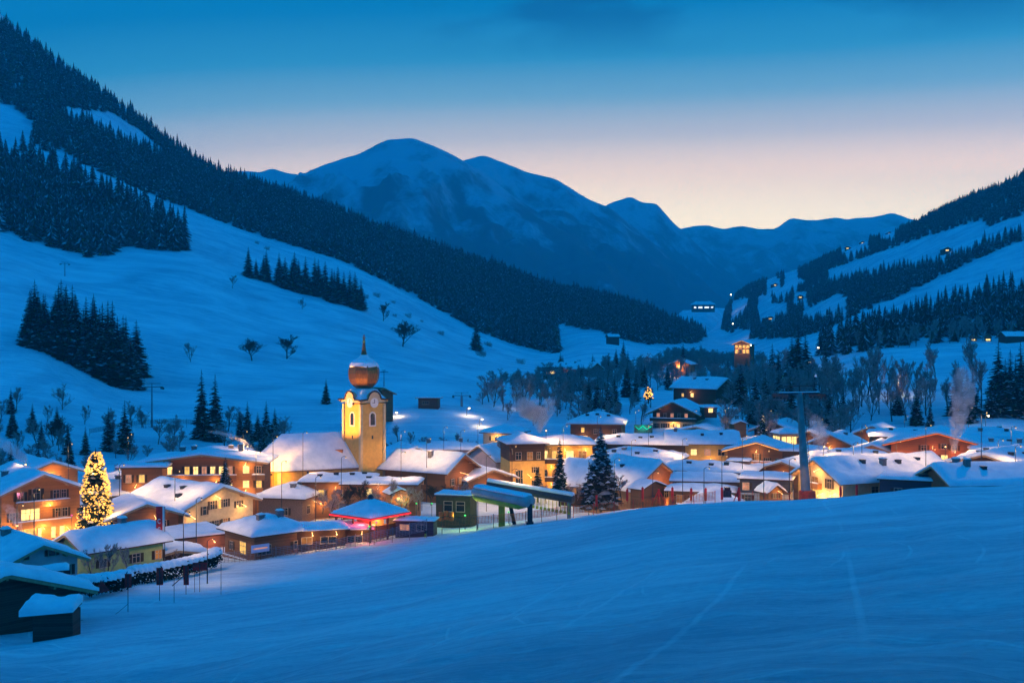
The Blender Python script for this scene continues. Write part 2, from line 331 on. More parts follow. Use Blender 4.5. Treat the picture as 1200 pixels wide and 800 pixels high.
def mountain(name, label, crest, Yc, Yb, zb, seed, lo, hi, spur=1.0, n=240, rows=90, pw=.95):
    px=np.linspace(crest[0][0],crest[-1][0],n)
    zc=(400-curve1(crest,px))/F*Yc
    xc=(px-600)/F*Yc
    t=np.concatenate([np.linspace(0,1,rows),np.linspace(1.02,1.25,8)])
    T=t[:,None]; tf=np.minimum(T,1)
    Yg=np.where(T<=1, Yb+(Yc-Yb)*T, Yc+(T-1)*(Yc-Yb))
    Yg=np.repeat(Yg,n,1); Xg=np.repeat(xc[None,:],len(t),0)*(.80+.20*tf)
    H=np.maximum(zc-zb,20)[None,:]
    base=np.where(T<=1, tf**pw, 1-(T-1)*2.2)
    rid=1-2*np.abs(fbm(Xg/620+.25*fbm(Xg/300,Yg/300,seed+5,2),Yg/2600,seed,4,.5))     # spurs and gullies down the fall line
    fine=fbm(Xg/170,Yg/300,seed+9,4,.55)
    env=4*tf*(1-tf)
    Z=zb+H*base+H*env*spur*(.20*(rid-.62)+.07*fine)+H*.012*vnoise(Xg/70,Yg/90,seed+3)+.010*H*fbm(Xg/150,Yg*0,seed+4,3)*(tf>.9)
    o=link(name,grid_mesh(name,Xg,Yg,Z,mountain_mat(name,seed*3.1,lo,hi)))
    tag(o,label,'mountain',kind='structure'); return o
mountain('main_mountain','broad blue mountain with a rounded snowy summit',[(150,300),(280,240),(340,213),(352,206),(380,192),(420,180),(445,167),(458,162),(482,161),(500,168),(530,182),(552,193),(600,228),(650,262),(700,298),(760,338),(820,372),(900,410)],4600,2500,-40,2,420,1150,1.35)
mountain('second_mountain','long blue mountain shoulder falling to the right',[(430,260),(500,205),(545,187),(565,183),(590,192),(620,202),(655,212),(690,232),(713,243),(745,268),(790,305),(840,345),(900,385)],5400,3300,-60,5,450,1250,1.3)
mountain('rocky_peak','small dark rocky peak behind the mountain shoulder',[(560,330),(660,275),(702,246),(722,235),(738,231),(752,235),(768,238),(778,249),(790,262),(815,285),(860,325),(930,380)],6500,4500,-60,8,500,1400,1.1)
mountain('distant_ridge','distant hazy blue ridge closing the valley',[(560,310),(700,285),(780,270),(800,268),(830,264),(850,268),(872,265),(895,268),(905,268),(930,256),(960,257),(1000,256),(1030,253),(1047,250),(1068,256),(1100,262),(1250,275),(1500,300)],8300,5600,-60,11,500,1500,1.1)
mountain('left_distant_ridge','hazy blue ridge left of the main mountain',[(50,240),(150,215),(240,205),(285,200),(305,201),(320,198),(335,202),(352,206),(400,225),(500,270)],6300,4700,-60,14,500,1200,1.1)
# ---------------------------------------------------------------- trees
def spruce_far(seed, h=24.0, r=3.6, tiers=13, snow=.22, n=9):
    rg=random.Random(seed); b=MB()
    lean=rg.uniform(-.01,.01)
    for i in range(tiers):
        t=i/(tiers-1); z0=h*(.04+.90*t); rad=r*(1-t)**.85*rg.uniform(.85,1.15)+.18
        zt=z0+h*.085*(1.1-.4*t); zb=z0-h*.045
        cx=lean*z0; ph=rg.uniform(0,6.28)
        top=(cx,0,zt); vs=[top]
        for k in range(n*2):
            a=ph+math.pi*k/n; q=rad*(rg.uniform(.85,1.2) if k%2==0 else rg.uniform(.40,.62))
            vs.append((cx+q*math.cos(a),q*math.sin(a),(zb if k%2==0 else zb+h*.035)+rg.uniform(-.3,.3)))
        base=len(b.v); b.v+=vs
        for k in range(n*2):
            b.f.append((base,base+1+k,base+1+(k+1)%(2*n))); x=rg.random(); b.m.append(2 if x<snow*.35 else (1 if x<snow*1.6 else 0))
    base=len(b.v); b.v+=[(.25,0,h*.9),(-.15,.2,h*.9),(-.15,-.2,h*.9),(lean*h,0,h)]
    b.f+=[(base,base+1,base+3),(base+1,base+2,base+3),(base+2,base,base+3)]; b.m+=[0,0,0]
    return b
def spruce_fine(seed, h=24.0, r=3.8, whorls=26, snow=.3, droop=.35, full=1.0, shape=.9):
    rg=random.Random(seed); b=MB(); z=h*.05
    for i in range(whorls):
        t=i/whorls; z=h*(.05+.93*t); L0=r*(1-t)**shape+.25; nb=max(5,int((13-6*t)*full)); ph=rg.uniform(0,6.28)
        for k in range(nb):
            a=ph+6.283*k/nb+rg.uniform(-.22,.22); Lb=L0*rg.uniform(.68,1.15); d=Vector((math.cos(a),math.sin(a),0)); s=Vector((-d.y,d.x,0))
            z0=z+rg.uniform(-.02,.02)*h; segs=4 if Lb>1.2 else 2
            up=.25*(t>.75); pts=[]
            for q in range(segs+1):
                u=q/segs; pts.append(d*(Lb*u)+Vector((0,0,z0-Lb*droop*u**1.2+Lb*.12*max(0,u-.6)+up*Lb*u)))
            wd=Lb*.30
            for q in range(segs):
                u0=q/segs; u1=(q+1)/segs; w0=wd*(.25+1.0*math.sin(math.pi*min(.95,u0+.12))); w1=wd*(.25+1.0*math.sin(math.pi*min(.95,u1+.05))) if q<segs-1 else .04
                mi=0; x=rg.random()
                if x<snow: mi=2
                elif x<snow+.25: mi=1
                for sg in (-1,1):          # two drooping flanks per segment, ragged
                    j0=rg.uniform(.75,1.25); j1=rg.uniform(.75,1.25)
                    b.add([pts[q],pts[q+1],pts[q+1]+s*sg*w1*j1-Vector((0,0,w1*.55*j1)),pts[q]+s*sg*w0*j0-Vector((0,0,w0*.55*j0))],[(0,1,2,3)],mi if rg.random()<.8 else 0)
                if rg.random()<.8:         # hanging twigs
                    p=pts[q]*.5+pts[q+1]*.5; e=rg.uniform(-1,1)*wd*.5
                    b.add([p,p+d*.25+s*e*.3,p+s*e-Vector((0,0,rg.uniform(.3,.7)*min(1.2,Lb*.4)))],[(0,1,2)],0)
    b.add([(.12,0,h*.95),(-.08,.1,h*.95),(-.08,-.1,h*.95),(0,0,h*1.03)],[(0,1,3),(1,2,3),(2,0,3)],0)
    return b
def trunk_mb(h,r0,n=6):
    b=MB(); b.tube([(0,0,-2),(0,0,h*.4),(0,0,h*.97)],[r0,r0*.6,.04],n); return b
def bare_tree(seed, h=16.0, spread=.34, depth=5, trunk=.28, up=.55, twigs=4):
    rg=random.Random(seed); tr=MB(); cr=MB()
    def grow(p,d,L,rad,lev):
        n=3 if lev>0 else 5
        pts=[p]; cur=d.copy()
        for q in range(n):
            cur=(cur+Vector((rg.uniform(-1,1),rg.uniform(-1,1),rg.uniform(-.3,.8)*up))*.16).normalized()
            pts.append(pts[-1]+cur*(L/n))
        tgt=tr if lev==0 else cr
        tgt.tube(pts,[rad*(1-.55*i/n) for i in range(n+1)],5 if lev==0 else (4 if lev==1 else 3),0,caps=False)
        if lev>=depth: return
        nb=rg.randint(8,10) if lev==0 else (twigs if lev<depth-1 else twigs+1)
        for q in range(nb):
            u=rg.uniform(.16 if lev==0 else .2,1.0); i=min(n-1,int(u*n)); pp=pts[i].lerp(pts[i+1],u*n-i)
            ax=Vector((rg.uniform(-1,1),rg.uniform(-1,1),rg.uniform(-.2,.5))).normalized()
            dd=(cur*.75+ax*(spread*2.0)+Vector((0,0,up*.35))).normalized()
            grow(pp,dd,L*rg.uniform(.42,.62)*((1.25-.75*u) if lev==0 else 1),max(rad*.5,.045),lev+1)
    grow(Vector((0,0,-1.0)),Vector((0,0,1)),h*.62,trunk,0)
    return tr,cr
def bush_mb(seed, w=3.0, h=2.2, n=70):
    rg=random.Random(seed); b=MB()
    for k in range(n):
        a=rg.uniform(0,6.28); q=rg.uniform(0,.45)*w; p=Vector((q*math.cos(a),q*math.sin(a),-.3)); d=Vector((math.cos(a)*.55*rg.random(),math.sin(a)*.55*rg.random(),1)).normalized(); L=h*rg.uniform(.5,1.0)
        m=p+d*L*.6+Vector((rg.uniform(-.2,.2),rg.uniform(-.2,.2),0)); e=m+(d+Vector((rg.uniform(-.5,.5),rg.uniform(-.5,.5),0))).normalized()*L*.45
        b.tube([p,m,e],[.035,.022,.008],3,0,caps=False)
        e2=m+(d+Vector((rg.uniform(-.9,.9),rg.uniform(-.9,.9),.2))).normalized()*L*.4
        b.tube([m,e2],[.018,.006],3,0,caps=False)
    return b
NEED=[M['needle'],M['needle2'],M['tsnow']]
FAR=[spruce_far(100+i,24,3.4+.25*(i%3),12+i%3,.16+.03*(i%3)).mesh('spruce_crown',NEED) for i in range(5)]
MID=[spruce_fine(200+i,24,3.7+.3*(i%3),24,.10,.42).mesh('spruce_crown',NEED) for i in range(4)]
TRK=trunk_mb(24,.32).mesh('spruce_trunk',M['bark'])
BARE=[]
for i,(sp,up) in enumerate([(.30,.75),(.42,.45),(.36,.6),(.24,.95)]):
    a,c=bare_tree(300+i,16,sp,4,.24,up,5); BARE.append((a.mesh('bare_trunk',M['bark']),c.mesh('bare_crown',M['twig'])))
OVAL=[]
for i in range(2):
    a,c=bare_tree(340+i,16,.42,4,.30,.75,6); OVAL.append((a.mesh('bare_trunk',M['bark']),c.mesh('bare_crown',M['bark'])))
BUSH=[bush_mb(400+i,3.2,2.4,80).mesh('bush_twigs',M['twig']) for i in range(3)]
TRG=random.Random(11)
def tree(name,label,cat,group,loc,h,parts,h0=24.0,wide=1.0):    # parts: [(name, mesh)]
    s=h/h0; wide=wide*(1.3 if name.startswith('spruce') else 1.0); sc=(s*wide*TRG.uniform(.9,1.1),s*wide*TRG.uniform(.9,1.1),s); rz=TRG.uniform(0,6.28)
    if len(parts)==1:
        o=link(name,parts[0][1],None,loc,rz); o.scale=sc; return tag(o,label,cat,group)
    o=thing(name,label,cat,loc,rz,group); o.scale=sc
    for n,me in parts: link(n,me,o)
    return o
def spruce(px,Y,hpx,label,group=None,fine=True,wide=1.0,base=None):    # hpx: height in photo pixels; base: photo row of the foot (else on the ground)
    loc=on_ground(px,Y,-.2) if base is None else P(px,base,Y); h=hpx/F*Y
    if fine: return tree('spruce_tree',label,'spruce tree',group,loc,h,[('crown',TRG.choice(MID)),('trunk',TRK)],24,wide)
    return tree('spruce_tree',label,'spruce tree',group,loc,h,[('crown',TRG.choice(FAR))],24,wide)
def bare(px,Y,hpx,label,group=None,kind=None,wide=1.0,src=None,base=None):
    t,c=(src or BARE)[kind if kind is not None else TRG.randrange(len(src or BARE))]
    loc=on_ground(px,Y,-.2) if base is None else P(px,base,Y)
    return tree('bare_tree',label,'tree',group,loc,hpx/F*Y,[('trunk',t),('crown',c)],16.5,wide)
def inside(poly,x,y):
    r=False; n=len(poly); j=n-1
    for i in range(n):
        xi,yi=poly[i]; xj,yj=poly[j]
        if (yi>y)!=(yj>y) and x<(xj-xi)*(y-yi)/(yj-yi)+xi: r=not r
        j=i
    return r
def scatter(poly,Y0,Y1,step,holes=(),seed=1,jit=.5,keep=1.0):
    # jittered grid over the land; kept where the foot of the tree falls inside the wood's outline
    rg=np.random.RandomState(seed); pxs=[p[0] for p in poly]
    x0=min((min(pxs)-600)/F*Y0,(min(pxs)-600)/F*Y1); x1=max((max(pxs)-600)/F*Y0,(max(pxs)-600)/F*Y1)
    gx,gy=np.meshgrid(np.arange(x0,x1,step),np.arange(Y0,Y1,step)); gx=gx.ravel(); gy=gy.ravel()
    gx=gx+rg.uniform(-jit,jit,len(gx))*step; gy=gy+rg.uniform(-jit,jit,len(gy))*step
    gz=ground_arr(gx,gy); px=600+F*gx/gy; py=400-F*gz/gy; out=[]
    u=rg.uniform(0,1,len(gx))
    den=fbm(gx/38,gy/38,seed+50,3)
    for ii,(a,b,c,p,q,k) in enumerate(zip(gx,gy,gz,px,py,u)):
        if k<keep*(1.0 if a*a<0 else min(1,1.05+.9*float(den[ii]))) and inside(poly,p,q) and not any(inside(h,p,q) for h in holes): out.append((a,b,c,p,q))
    return out
# one forest = one object: points that carry instanced spruces (nobody could count it)
PROTO=bpy.data.collections.new('forest_sources')
for i,me in enumerate(FAR):
    o=bpy.data.objects.new('forest_spruce',me); PROTO.objects.link(o)
PROTOB=bpy.data.collections.new('thicket_sources')
for a,c in BARE:
    o=bpy.data.objects.new('thicket_tree',c); PROTOB.objects.link(o)
def instancer(coll):
    ng=bpy.data.node_groups.new('wood','GeometryNodeTree'); ng.interface.new_socket('Geometry',in_out='INPUT',socket_type='NodeSocketGeometry'); ng.interface.new_socket('Geometry',in_out='OUTPUT',socket_type='NodeSocketGeometry')
    a=ng.nodes.new('NodeGroupInput'); z=ng.nodes.new('NodeGroupOutput'); ip=ng.nodes.new('GeometryNodeInstanceOnPoints'); ci=ng.nodes.new('GeometryNodeCollectionInfo')
    ci.inputs['Collection'].default_value=coll; ci.inputs['Separate Children'].default_value=True; ci.inputs['Reset Children'].default_value=True
    L=ng.links.new; L(a.outputs[0],ip.inputs['Points']); L(ci.outputs[0],ip.inputs['Instance']); ip.inputs['Pick Instance'].default_value=True
    def attr(nm,ty):
        n=ng.nodes.new('GeometryNodeInputNamedAttribute'); n.data_type=ty; n.inputs['Name'].default_value=nm; return n.outputs[0]
    L(attr('pick','INT'),ip.inputs['Instance Index']); L(attr('size','FLOAT_VECTOR'),ip.inputs['Scale'])
    cx=ng.nodes.new('ShaderNodeCombineXYZ'); L(attr('turn','FLOAT'),cx.inputs[2]); L(cx.outputs[0],ip.inputs['Rotation']); L(ip.outputs[0],z.inputs[0])
    return ng
NG=instancer(PROTO); NGB=instancer(PROTOB)
def wood_mass(name,label,pts,h,h0=24.0,wide=1.0,ng=None,nk=5,seed=5):
    rg=np.random.RandomState(seed); n=len(pts)
    me=bpy.data.meshes.new(name); me.from_pydata([(p[0],p[1],p[2]-.3) for p in pts],[],[])
    s=h/h0*np.clip(rg.normal(.92,.2,n),.42,1.35)
    me.attributes.new('pick','INT','POINT').data.foreach_set('value',rg.randint(0,nk,n).astype(np.int32))
    me.attributes.new('turn','FLOAT','POINT').data.foreach_set('value',rg.uniform(0,6.28,n).astype(np.float32))
    v=np.stack([s*wide*rg.uniform(.85,1.15,n),s*wide*rg.uniform(.85,1.15,n),s],-1).astype(np.float32)
    me.attributes.new('size','FLOAT_VECTOR','POINT').data.foreach_set('vector',v.ravel())
    o=link(name,me); md=o.modifiers.new('wood','NODES'); md.node_group=ng or NG
    return tag(o,label,'forest',kind='stuff')

# --- the big dark forest along the left ridge, with two clearings
LF2=[(-260,-160),(-60,-35),(0,27),(50,66),(100,103),(150,136),(200,174),(240,199),(270,212),(350,238),(450,276),(560,311),(650,341),(700,352),(750,364),(800,383),(828,394),(815,402),(760,404),(735,399),(700,388),(652,380),(655,414),(636,412),(600,403),(560,388),(480,344),(400,305),(300,275),(200,238),(150,217),(105,196),(80,180),(40,175),(0,190),(-260,60)]
HOLES=[[(62,128),(90,128),(132,134),(165,154),(192,177),(190,187),(150,172),(120,160),(88,146)],[(-200,60),(-20,115),(16,126),(38,145),(40,165),(24,178),(0,186),(-200,120)]]
pts=scatter(LF2,880,1760,6.4,HOLES,1,.55)
wood_mass('left_ridge_forest','dense dark spruce forest covering the upper left mountainside and ridge',pts,18,24.0,1.5)
print('LF2',len(pts))
# stragglers along its lower edge, above the ski slope
EDGE=[(255,262),(400,318),(520,385),(640,430),(600,440),(500,400),(400,335),(300,290)]
for a,b,c,p,q in scatter(EDGE,760,1060,17,(),3,.6,.22):
    o=link('snowy_shrub',TRG.choice(BUSH),None,(a,b,c-.1),TRG.uniform(0,6.28)); o.scale=[TRG.uniform(.9,2.4)]*3
    tag(o,'small dark shrub scattered on the snow below the left ridge forest','shrub','shrubs below the ridge forest')
# --- right-hand mountainside
FARMS=[(938,348),(896,353),(994,290),(1010,284),(1041,273),(907,333),(927,322),(900,373),(1108,294)]
RF1=[(955,418),(985,405),(1020,394),(1080,376),(1130,362),(1200,345),(1300,320),(1300,388),(1200,394),(1150,399),(1100,405),(1000,415)]
RFA=[(846,386),(850,366),(863,347),(883,337),(910,326),(943,316),(973,302),(1013,286),(1043,277),(1070,266),(1093,255),(1120,241),(1147,231),(1177,220),(1200,208),(1320,150),(1320,225),(1200,281),(1133,309),(1057,346),(1000,371),(967,387),(940,395),(900,397),(870,397)]
CLR=[[(968,317),(1010,303),(1060,286),(1100,273),(1152,257),(1160,266),(1120,290),(1085,303),(1055,314),(1020,326),(972,334)],[(1085,290),(1110,284),(1150,270),(1320,205),(1320,225),(1200,274),(1150,292),(1110,312),(1060,322),(1050,314)],[(938,366),(985,343),(994,352),(992,374),(945,384)],[(888,356),(922,355),(926,378),(890,384)],[(902,344),(940,325),(944,334),(912,356)],[(858,352),(880,350),(870,372),(856,380)],[(860,386),(885,388),(880,398),(860,398)]]
CLR+=[[(x-8,y-6),(x+8,y-6),(x+9,y+14),(x-9,y+14)] for x,y in FARMS]
ra=scatter(RFA,900,2480,6.6,CLR,7,.55); ra=[q for q in ra if q[1]<2440]
hi=[q for q in ra if q[1]>1500]; lo=[q for q in ra if q[1]<=1500]
wood_mass('right_ridge_forest','dark forest along the ridge of the right hand mountain',hi,13.5,24.0,1.55,seed=8)
wood_mass('right_slope_forest','band of dark forest across the snowy right hand mountainside',lo,15.5,24.0,1.5,seed=9)
r3,r2=hi,lo
r1=scatter(RF1,620,900,9.0,(),10,.5,.9)
print('R',len(r3),len(r2),len(r1))
nf=0
for a,b,c,p,q in sorted(r1,key=lambda t:t[1]):
    if -10<p<1215 and nf<70:
        spruce(p,b,F*TRG.uniform(15,23)/b,'dark spruce in the wood above the lamp lit field on the right','trees of the wood above the field',False); nf+=1
rest=sorted(r1,key=lambda t:t[1])[nf:]
wood_mass('field_wood','dark wood behind the lamp lit snowy field on the right',rest,20,24.0,1.4,seed=12)
# --- lower left forest block
LF1=[(-120,250),(-40,262),(0,272),(60,291),(112,304),(126,298),(140,289),(180,293),(221,296),(224,286),(200,272),(172,256),(140,240),(105,224),(70,210),(30,197),(0,190),(-120,150)]
pts=sorted(scatter(LF1,680,960,7.6,(),13,.5),key=lambda t:-t[4])
print('LF1',len(pts)); nf=0; rest=[]
for a,b,c,p,q in pts:
    if p>-12 and nf<110: nf+=1; spruce(p,b,F*TRG.uniform(20,29)/b,'tall snow dusted spruce at the near edge of the lower left forest','trees at the edge of the left forest',False)
    else: rest.append((a,b,c,p,q))
wood_mass('left_slope_forest','dense block of snow dusted spruces on the left slope below the ridge',rest,27,24.0,1.35,seed=14)
# --- the grove on the left meadow: each tree its own
GL='snow dusted spruce in the compact grove on the left meadow'
g=random.Random(5)
for i in range(42):
    u=i/41; px=34+u*126+g.uniform(-4,4); foot=396+ (px-30)*.47 if px<90 else 424+(px-90)*.42
    Y=430-u*8+g.uniform(0,26)*(1 if i%2 else .15); hp=g.uniform(60,82)*(.82 if px<60 or px>150 else 1.08)
    spruce(px,Y,hp,GL,'grove of spruces on the left meadow',True,1.2)
# --- the row of spruces higher on the slope
for px,hp in ((291,33),(312,34),(309,28),(327,36),(334,34),(345,40),(350,36),(358,40),(369,42),(373,40),(381,40),(389,37),(396,40),(403,36),(410,38),(416,40),(423,32),(300,22),(342,30),(392,34)):
    foot=322+(px-285)*.29; Y=700
    yy=min(np.arange(560,900,4),key=lambda t:abs(400-F*ground((px-600)/F*t,t)/t-foot))
    spruce(px,float(yy)+TRG.uniform(-6,6),hp*1.08,'dark spruce in the short row across the middle of the ski slope','row of spruces on the ski slope',True,1.25)
def at_foot(px,foot,y0=300,y1=1100):
    ts=np.arange(y0,y1,3.0); z=ground_arr((px-600)/F*ts,ts); return float(ts[np.argmin(np.abs(400-F*z/ts-foot))])
# --- single trees on the meadow
for px,foot,hp,lab,src,wd in ((295,422,36,'round crowned bare tree on the open meadow, left of its twin',OVAL,1.25),(336,420,38,'round crowned bare tree on the open meadow above the church roof',OVAL,1.3),(272,338,22,'small pale bare tree just below the row of spruces',BARE,1.0),(354,362,18,'tiny pale bare tree on the snow below the spruce row',BARE,1.0),
   (449,376,30,'slim bare tree beside the lower end of the spruce row',OVAL,1.0),(472,406,42,'big leaning bare tree on the slope right of the church spire',OVAL,1.2),(224,424,32,'thin bare tree on the meadow beside the spruce grove',BARE,.9),(67,522,46,'pale bare tree with round crown at the foot of the meadow',OVAL,1.2),(43,520,44,'tall pale bare tree at the foot of the meadow beside a round one',BARE,1.0)):
    bare(px,at_foot(px,foot),hp,lab,None,None,wd,src)
for px,foot,hp,lab,wd in ((382,473,30,'lone young spruce on the meadow left of the church tower',1.0),(558,411,38,'lone spruce at the right end of the ski slope',1.15),(236,512,80,'left tree of the tall spruce pair at the meadow foot',1.0),(252,516,78,'right tree of the tall spruce pair at the meadow foot',1.05),(127,528,52,'slim spruce left of the tall pointed one behind the light covered tree',1.0),(146,530,62,'tall pointed spruce behind the roofs left of the wide hotel',1.1)):
    spruce(px,at_foot(px,foot),hp,lab,None,True,wd)
# --- thickets and trees along the foot of the meadow
GB='bare frosted tree in the belt between meadow and village'
g=random.Random(21)
for i in range(84):
    px=g.uniform(-10,345); 
    if 215<px<262 : continue
    (bare(px,g.uniform(275,375),g.uniform(24,44),GB,'bare trees along the meadow foot',None,1.1) if g.random()<.62 else spruce(px,g.uniform(275,370),g.uniform(22,44),'small spruce in the tree belt between meadow and village','small spruces along the meadow foot',True,1.1))
for px,hp in ((290,46),(281,36),(312,48),(322,40),(302,34)):
    spruce(px,360,hp,'dark spruce in the clump behind the church roof','spruces behind the church roof',True,1.1)
for i in range(16):
    bare(450+i*7+g.uniform(-3,3),g.uniform(335,365),g.uniform(16,26),'low bare tree in the row behind the church tower','low trees behind the church tower',None,1.4)
# --- grey woods in the middle of the valley
GM='grey frosted bare tree in the valley wood behind the village'
MW=[(562,492),(575,470),(600,462),(640,462),(700,450),(760,440),(830,420),(870,425),(900,430),(950,440),(1000,452),(1000,470),(940,482),(870,480),(800,452),(720,468),(690,487),(640,496),(600,500)]
mw=scatter(MW,430,820,11.5,(),31,.5)
mw=sorted(mw,key=lambda t:t[1]); print('MW',len(mw)); rest=[]
for i,(a,b,c,p,q) in enumerate(mw):
    if i<130: bare(p,b,F*TRG.uniform(11,18)/b,GM,'frosted trees of the valley wood',None,1.0)
    else: rest.append((a,b,c,p,q))
if rest: wood_mass('valley_thicket','grey frosted bare wood filling the middle of the valley',rest,15,16.5,1.15,NGB,4,33)
MW2=[(560,470),(590,452),(640,447),(700,438),(760,428),(830,408),(868,405),(868,425),(800,440),(700,455),(640,465)]
wood_mass('valley_shrub_wood','dense grey brown thicket below the valley meadow',scatter(MW2,480,1000,9,(),32,.5,.9),12,16.5,1.3,NGB,4,34)
for px,foot,hp,lab in ((935,452,72,'biggest dark spruce group tree beside the glowing street lamp'),(928,452,60,'dark spruce leaning on the biggest spruce beside the lamp'),(944,453,64,'dark spruce right behind the glowing lamp'),(905,452,50,'tall spruce with thin top left of the biggest spruce'),(912,450,40,'shorter dark spruce between the thin topped and the biggest spruce'),(885,500,60,'narrow dark spruce above the glass roofed pavilion'),(853,452,34,'small spruce behind the gabled house with the lit chimney'),(875,450,32,'small dark spruce in the valley wood below the big lit hall'),(968,450,46,'grey spruce right of the lamp by the field edge')):
    spruce(px,at_foot(px,foot,380,900),hp,lab,None,True,1.1)
for i in range(26):
    px=655+g.uniform(0,165); spruce(px,at_foot(px,438+g.uniform(-12,22),480,900),g.uniform(16,32),'small dark spruce among the bare trees below the valley meadow','small spruces in the valley wood',True,1.1)
for px,foot in ((690,485),(712,490),(720,476),(700,478),(745,470),(735,465),(665,470)):
    spruce(px,at_foot(px,foot,400,700),g.uniform(34,46),'snow dusted spruce behind the hip roofed house','spruces behind the hip roofed house',True,1.05)
# --- right bank: slim bare trees and spruces behind the houses
GR='slim bare tree on the snowy bank behind the right hand houses'
for px in (962,975,990,1000,1010,1016,1023,1031,1040,1052,1062,1068,1078,1086,1096,1110,1150,1128,950,985,1005,1046,1072,1092,1140,1030,1058,970,1020):
    bare(px,g.uniform(390,470),g.uniform(50,84),GR,'slim trees on the right bank',g.choice([0,3,3,2]),.85)
for px,hp in ((1052,38),(1074,42),(1090,30),(1123,62),(1133,64),(1140,52),(1170,76),(1184,78),(1196,74),(1178,60),(1205,70),(1163,48),(1190,58)):
    spruce(px,g.uniform(385,420),hp,'dark snowy spruce standing behind the roofs at the right edge' if px>1150 else 'dark spruce on the snowy bank behind the red lit chalet','spruces at the right edge' if px>1150 else 'spruces on the bank',True,1.1)
# --- trees along the edge of the lamp lit field
for px in (1030,1052,1073,1090,1113,1133,1152,1170,1008,1122,1065,1142,1182):
    bare(px,at_foot(px,412-(px-1000)*.085,560,720),g.uniform(30,46),'thin bare tree along the upper edge of the lamp lit field','thin trees along the field',3,.8)

GH='frosted leafless tree between the roofs and the wood right of the balcony chalet'
for i in range(34):
    px=g.uniform(852,1000); bare(px,g.uniform(335,430),g.uniform(34,66),GH,'frosted trees right of the balcony chalet',None,1.15)
for px,hp in ((868,52),(897,62),(912,54),(926,66),(955,50),(972,44),(988,40)):
    spruce(px,g.uniform(380,430),hp,'dark spruce among the frosted trees right of the balcony chalet','spruces right of the balcony chalet',True,1.15)
GI='grey leafless tree on the bank above the ochre hotel'
for i in range(30):
    px=g.uniform(560,770); bare(px,g.uniform(375,450),g.uniform(24,44),GI,'grey trees above the ochre hotel',None,1.25)
# ---------------------------------------------------------------- house kit
HRG=random.Random(77)
WIN={}; LP=2.6
def win_mesh(w,h,kind,bars):
    k=(round(w,2),round(h,2),kind,bars)
    if k not in WIN:
        f=MB(); t=.09
        f.box(-w/2-t,-w/2,-.07,.0,-t,h+t); f.box(w/2,w/2+t,-.07,.0,-t,h+t); f.box(-w/2,w/2,-.07,.0,h,h+t); f.box(-w/2-t-.03,w/2+t+.03,-.13,.0,-t-.03,-t+.03)
        f.box(-w/2,w/2,-.07,.0,-t+.03,0)
        for i in range(1,bars): x=-w/2+w*i/bars; f.box(x-.035,x+.035,-.065,.0,0,h)
        if h>1.1: f.box(-w/2,w/2,-.06,-.005,h*.66-.03,h*.66+.03)
        if .8<=w<=1.35 and kind in 'dlmp':      # open shutters
            for sg in (-1,1):
                x0=sg*(w/2+t+.03); x1=sg*(w/2+t+.03+w*.44); f.box(min(x0,x1),max(x0,x1),-.06,-.01,-.02,h+.02,1)
        p=MB(); p.box(-w/2,w/2,-.035,.0,0,h)
        WIN[k]=(f.mesh('window',[M['frame'],M['dtrim']]),p.mesh('pane',M[{'l':'lit','L':'litw','d':'glass','m':'dim','p':'pinklit','c':'cool'}[kind]]))
    return WIN[k]
def face(W,L,f):      # local frame of a wall: origin at its middle on the ground, u to the viewer's right
    if f=='F': return Vector((0,-L/2,0)),0.0
    if f=='B': return Vector((0,L/2,0)),math.pi
    if f=='L': return Vector((-W/2,0,0)),-math.pi/2
    return Vector((W/2,0,0)),math.pi/2
def on_face(W,L,f,u,v,out=0.0):
    o,a=face(W,L,f); return o+Vector((math.cos(a)*u+math.sin(a)*out, math.sin(a)*u-math.cos(a)*out, v)),a
def window(root,W,L,f,u,v,w,h,kind='l',bars=2,name='window'):
    fr,pn=win_mesh(w,h,kind,bars); loc,a=on_face(W,L,f,u,v)
    o=link(name,fr,root,loc,a); link('pane',pn,o); return o
def snow_slab(hf,x0,x1,y0,y1,thick,seed,nx=30,ny=26,inset=0.0):
    # a soft slab of snow lying on the height function hf(x,y), rounded towards its edges
    xs=np.linspace(x0,x1,nx); ys_=np.linspace(y0,y1,ny); X,Y=np.meshgrid(xs,ys_)
    base=hf(X,Y); ex=np.minimum(X-x0,x1-X); ey=np.minimum(Y-y0,y1-Y)
    e=np.minimum(ex,ey); r=thick*1.3
    th=thick*(.45+.55*np.sqrt(np.clip(1-(1-np.clip(e/r,0,1))**2,0,1)))*(1+.55*fbm(X/2.6+seed*7,Y/2.6,seed,3)+.35*fbm(X/.9,Y/.9+seed,seed+2,2)*np.clip(1-e/(2.2*thick),0,1))
    # melt hollows and rounded ridge
    Z=base+th
    b=MB(); idx=lambda i,j:i*nx+j
    b.v=[tuple(p) for p in np.stack([X,Y,Z],-1).reshape(-1,3)]
    for i in range(ny-1):
        for j in range(nx-1): b.f.append((idx(i,j),idx(i,j+1),idx(i+1,j+1),idx(i+1,j))); b.m.append(0)
    ring=[idx(0,j) for j in range(nx)]+[idx(i,nx-1) for i in range(1,ny)]+[idx(ny-1,j) for j in range(nx-2,-1,-1)]+[idx(i,0) for i in range(ny-2,0,-1)]
    n0=len(b.v)
    for q in ring:
        x,y,z=b.v[q]; jj=q%nx; ii=q//nx; b.v.append((x,y,float(base[ii,jj])+.015))
    m=len(ring)
    for q in range(m): b.f.append((ring[q],n0+q,n0+(q+1)%m,ring[(q+1)%m])); b.m.append(0)
    return b
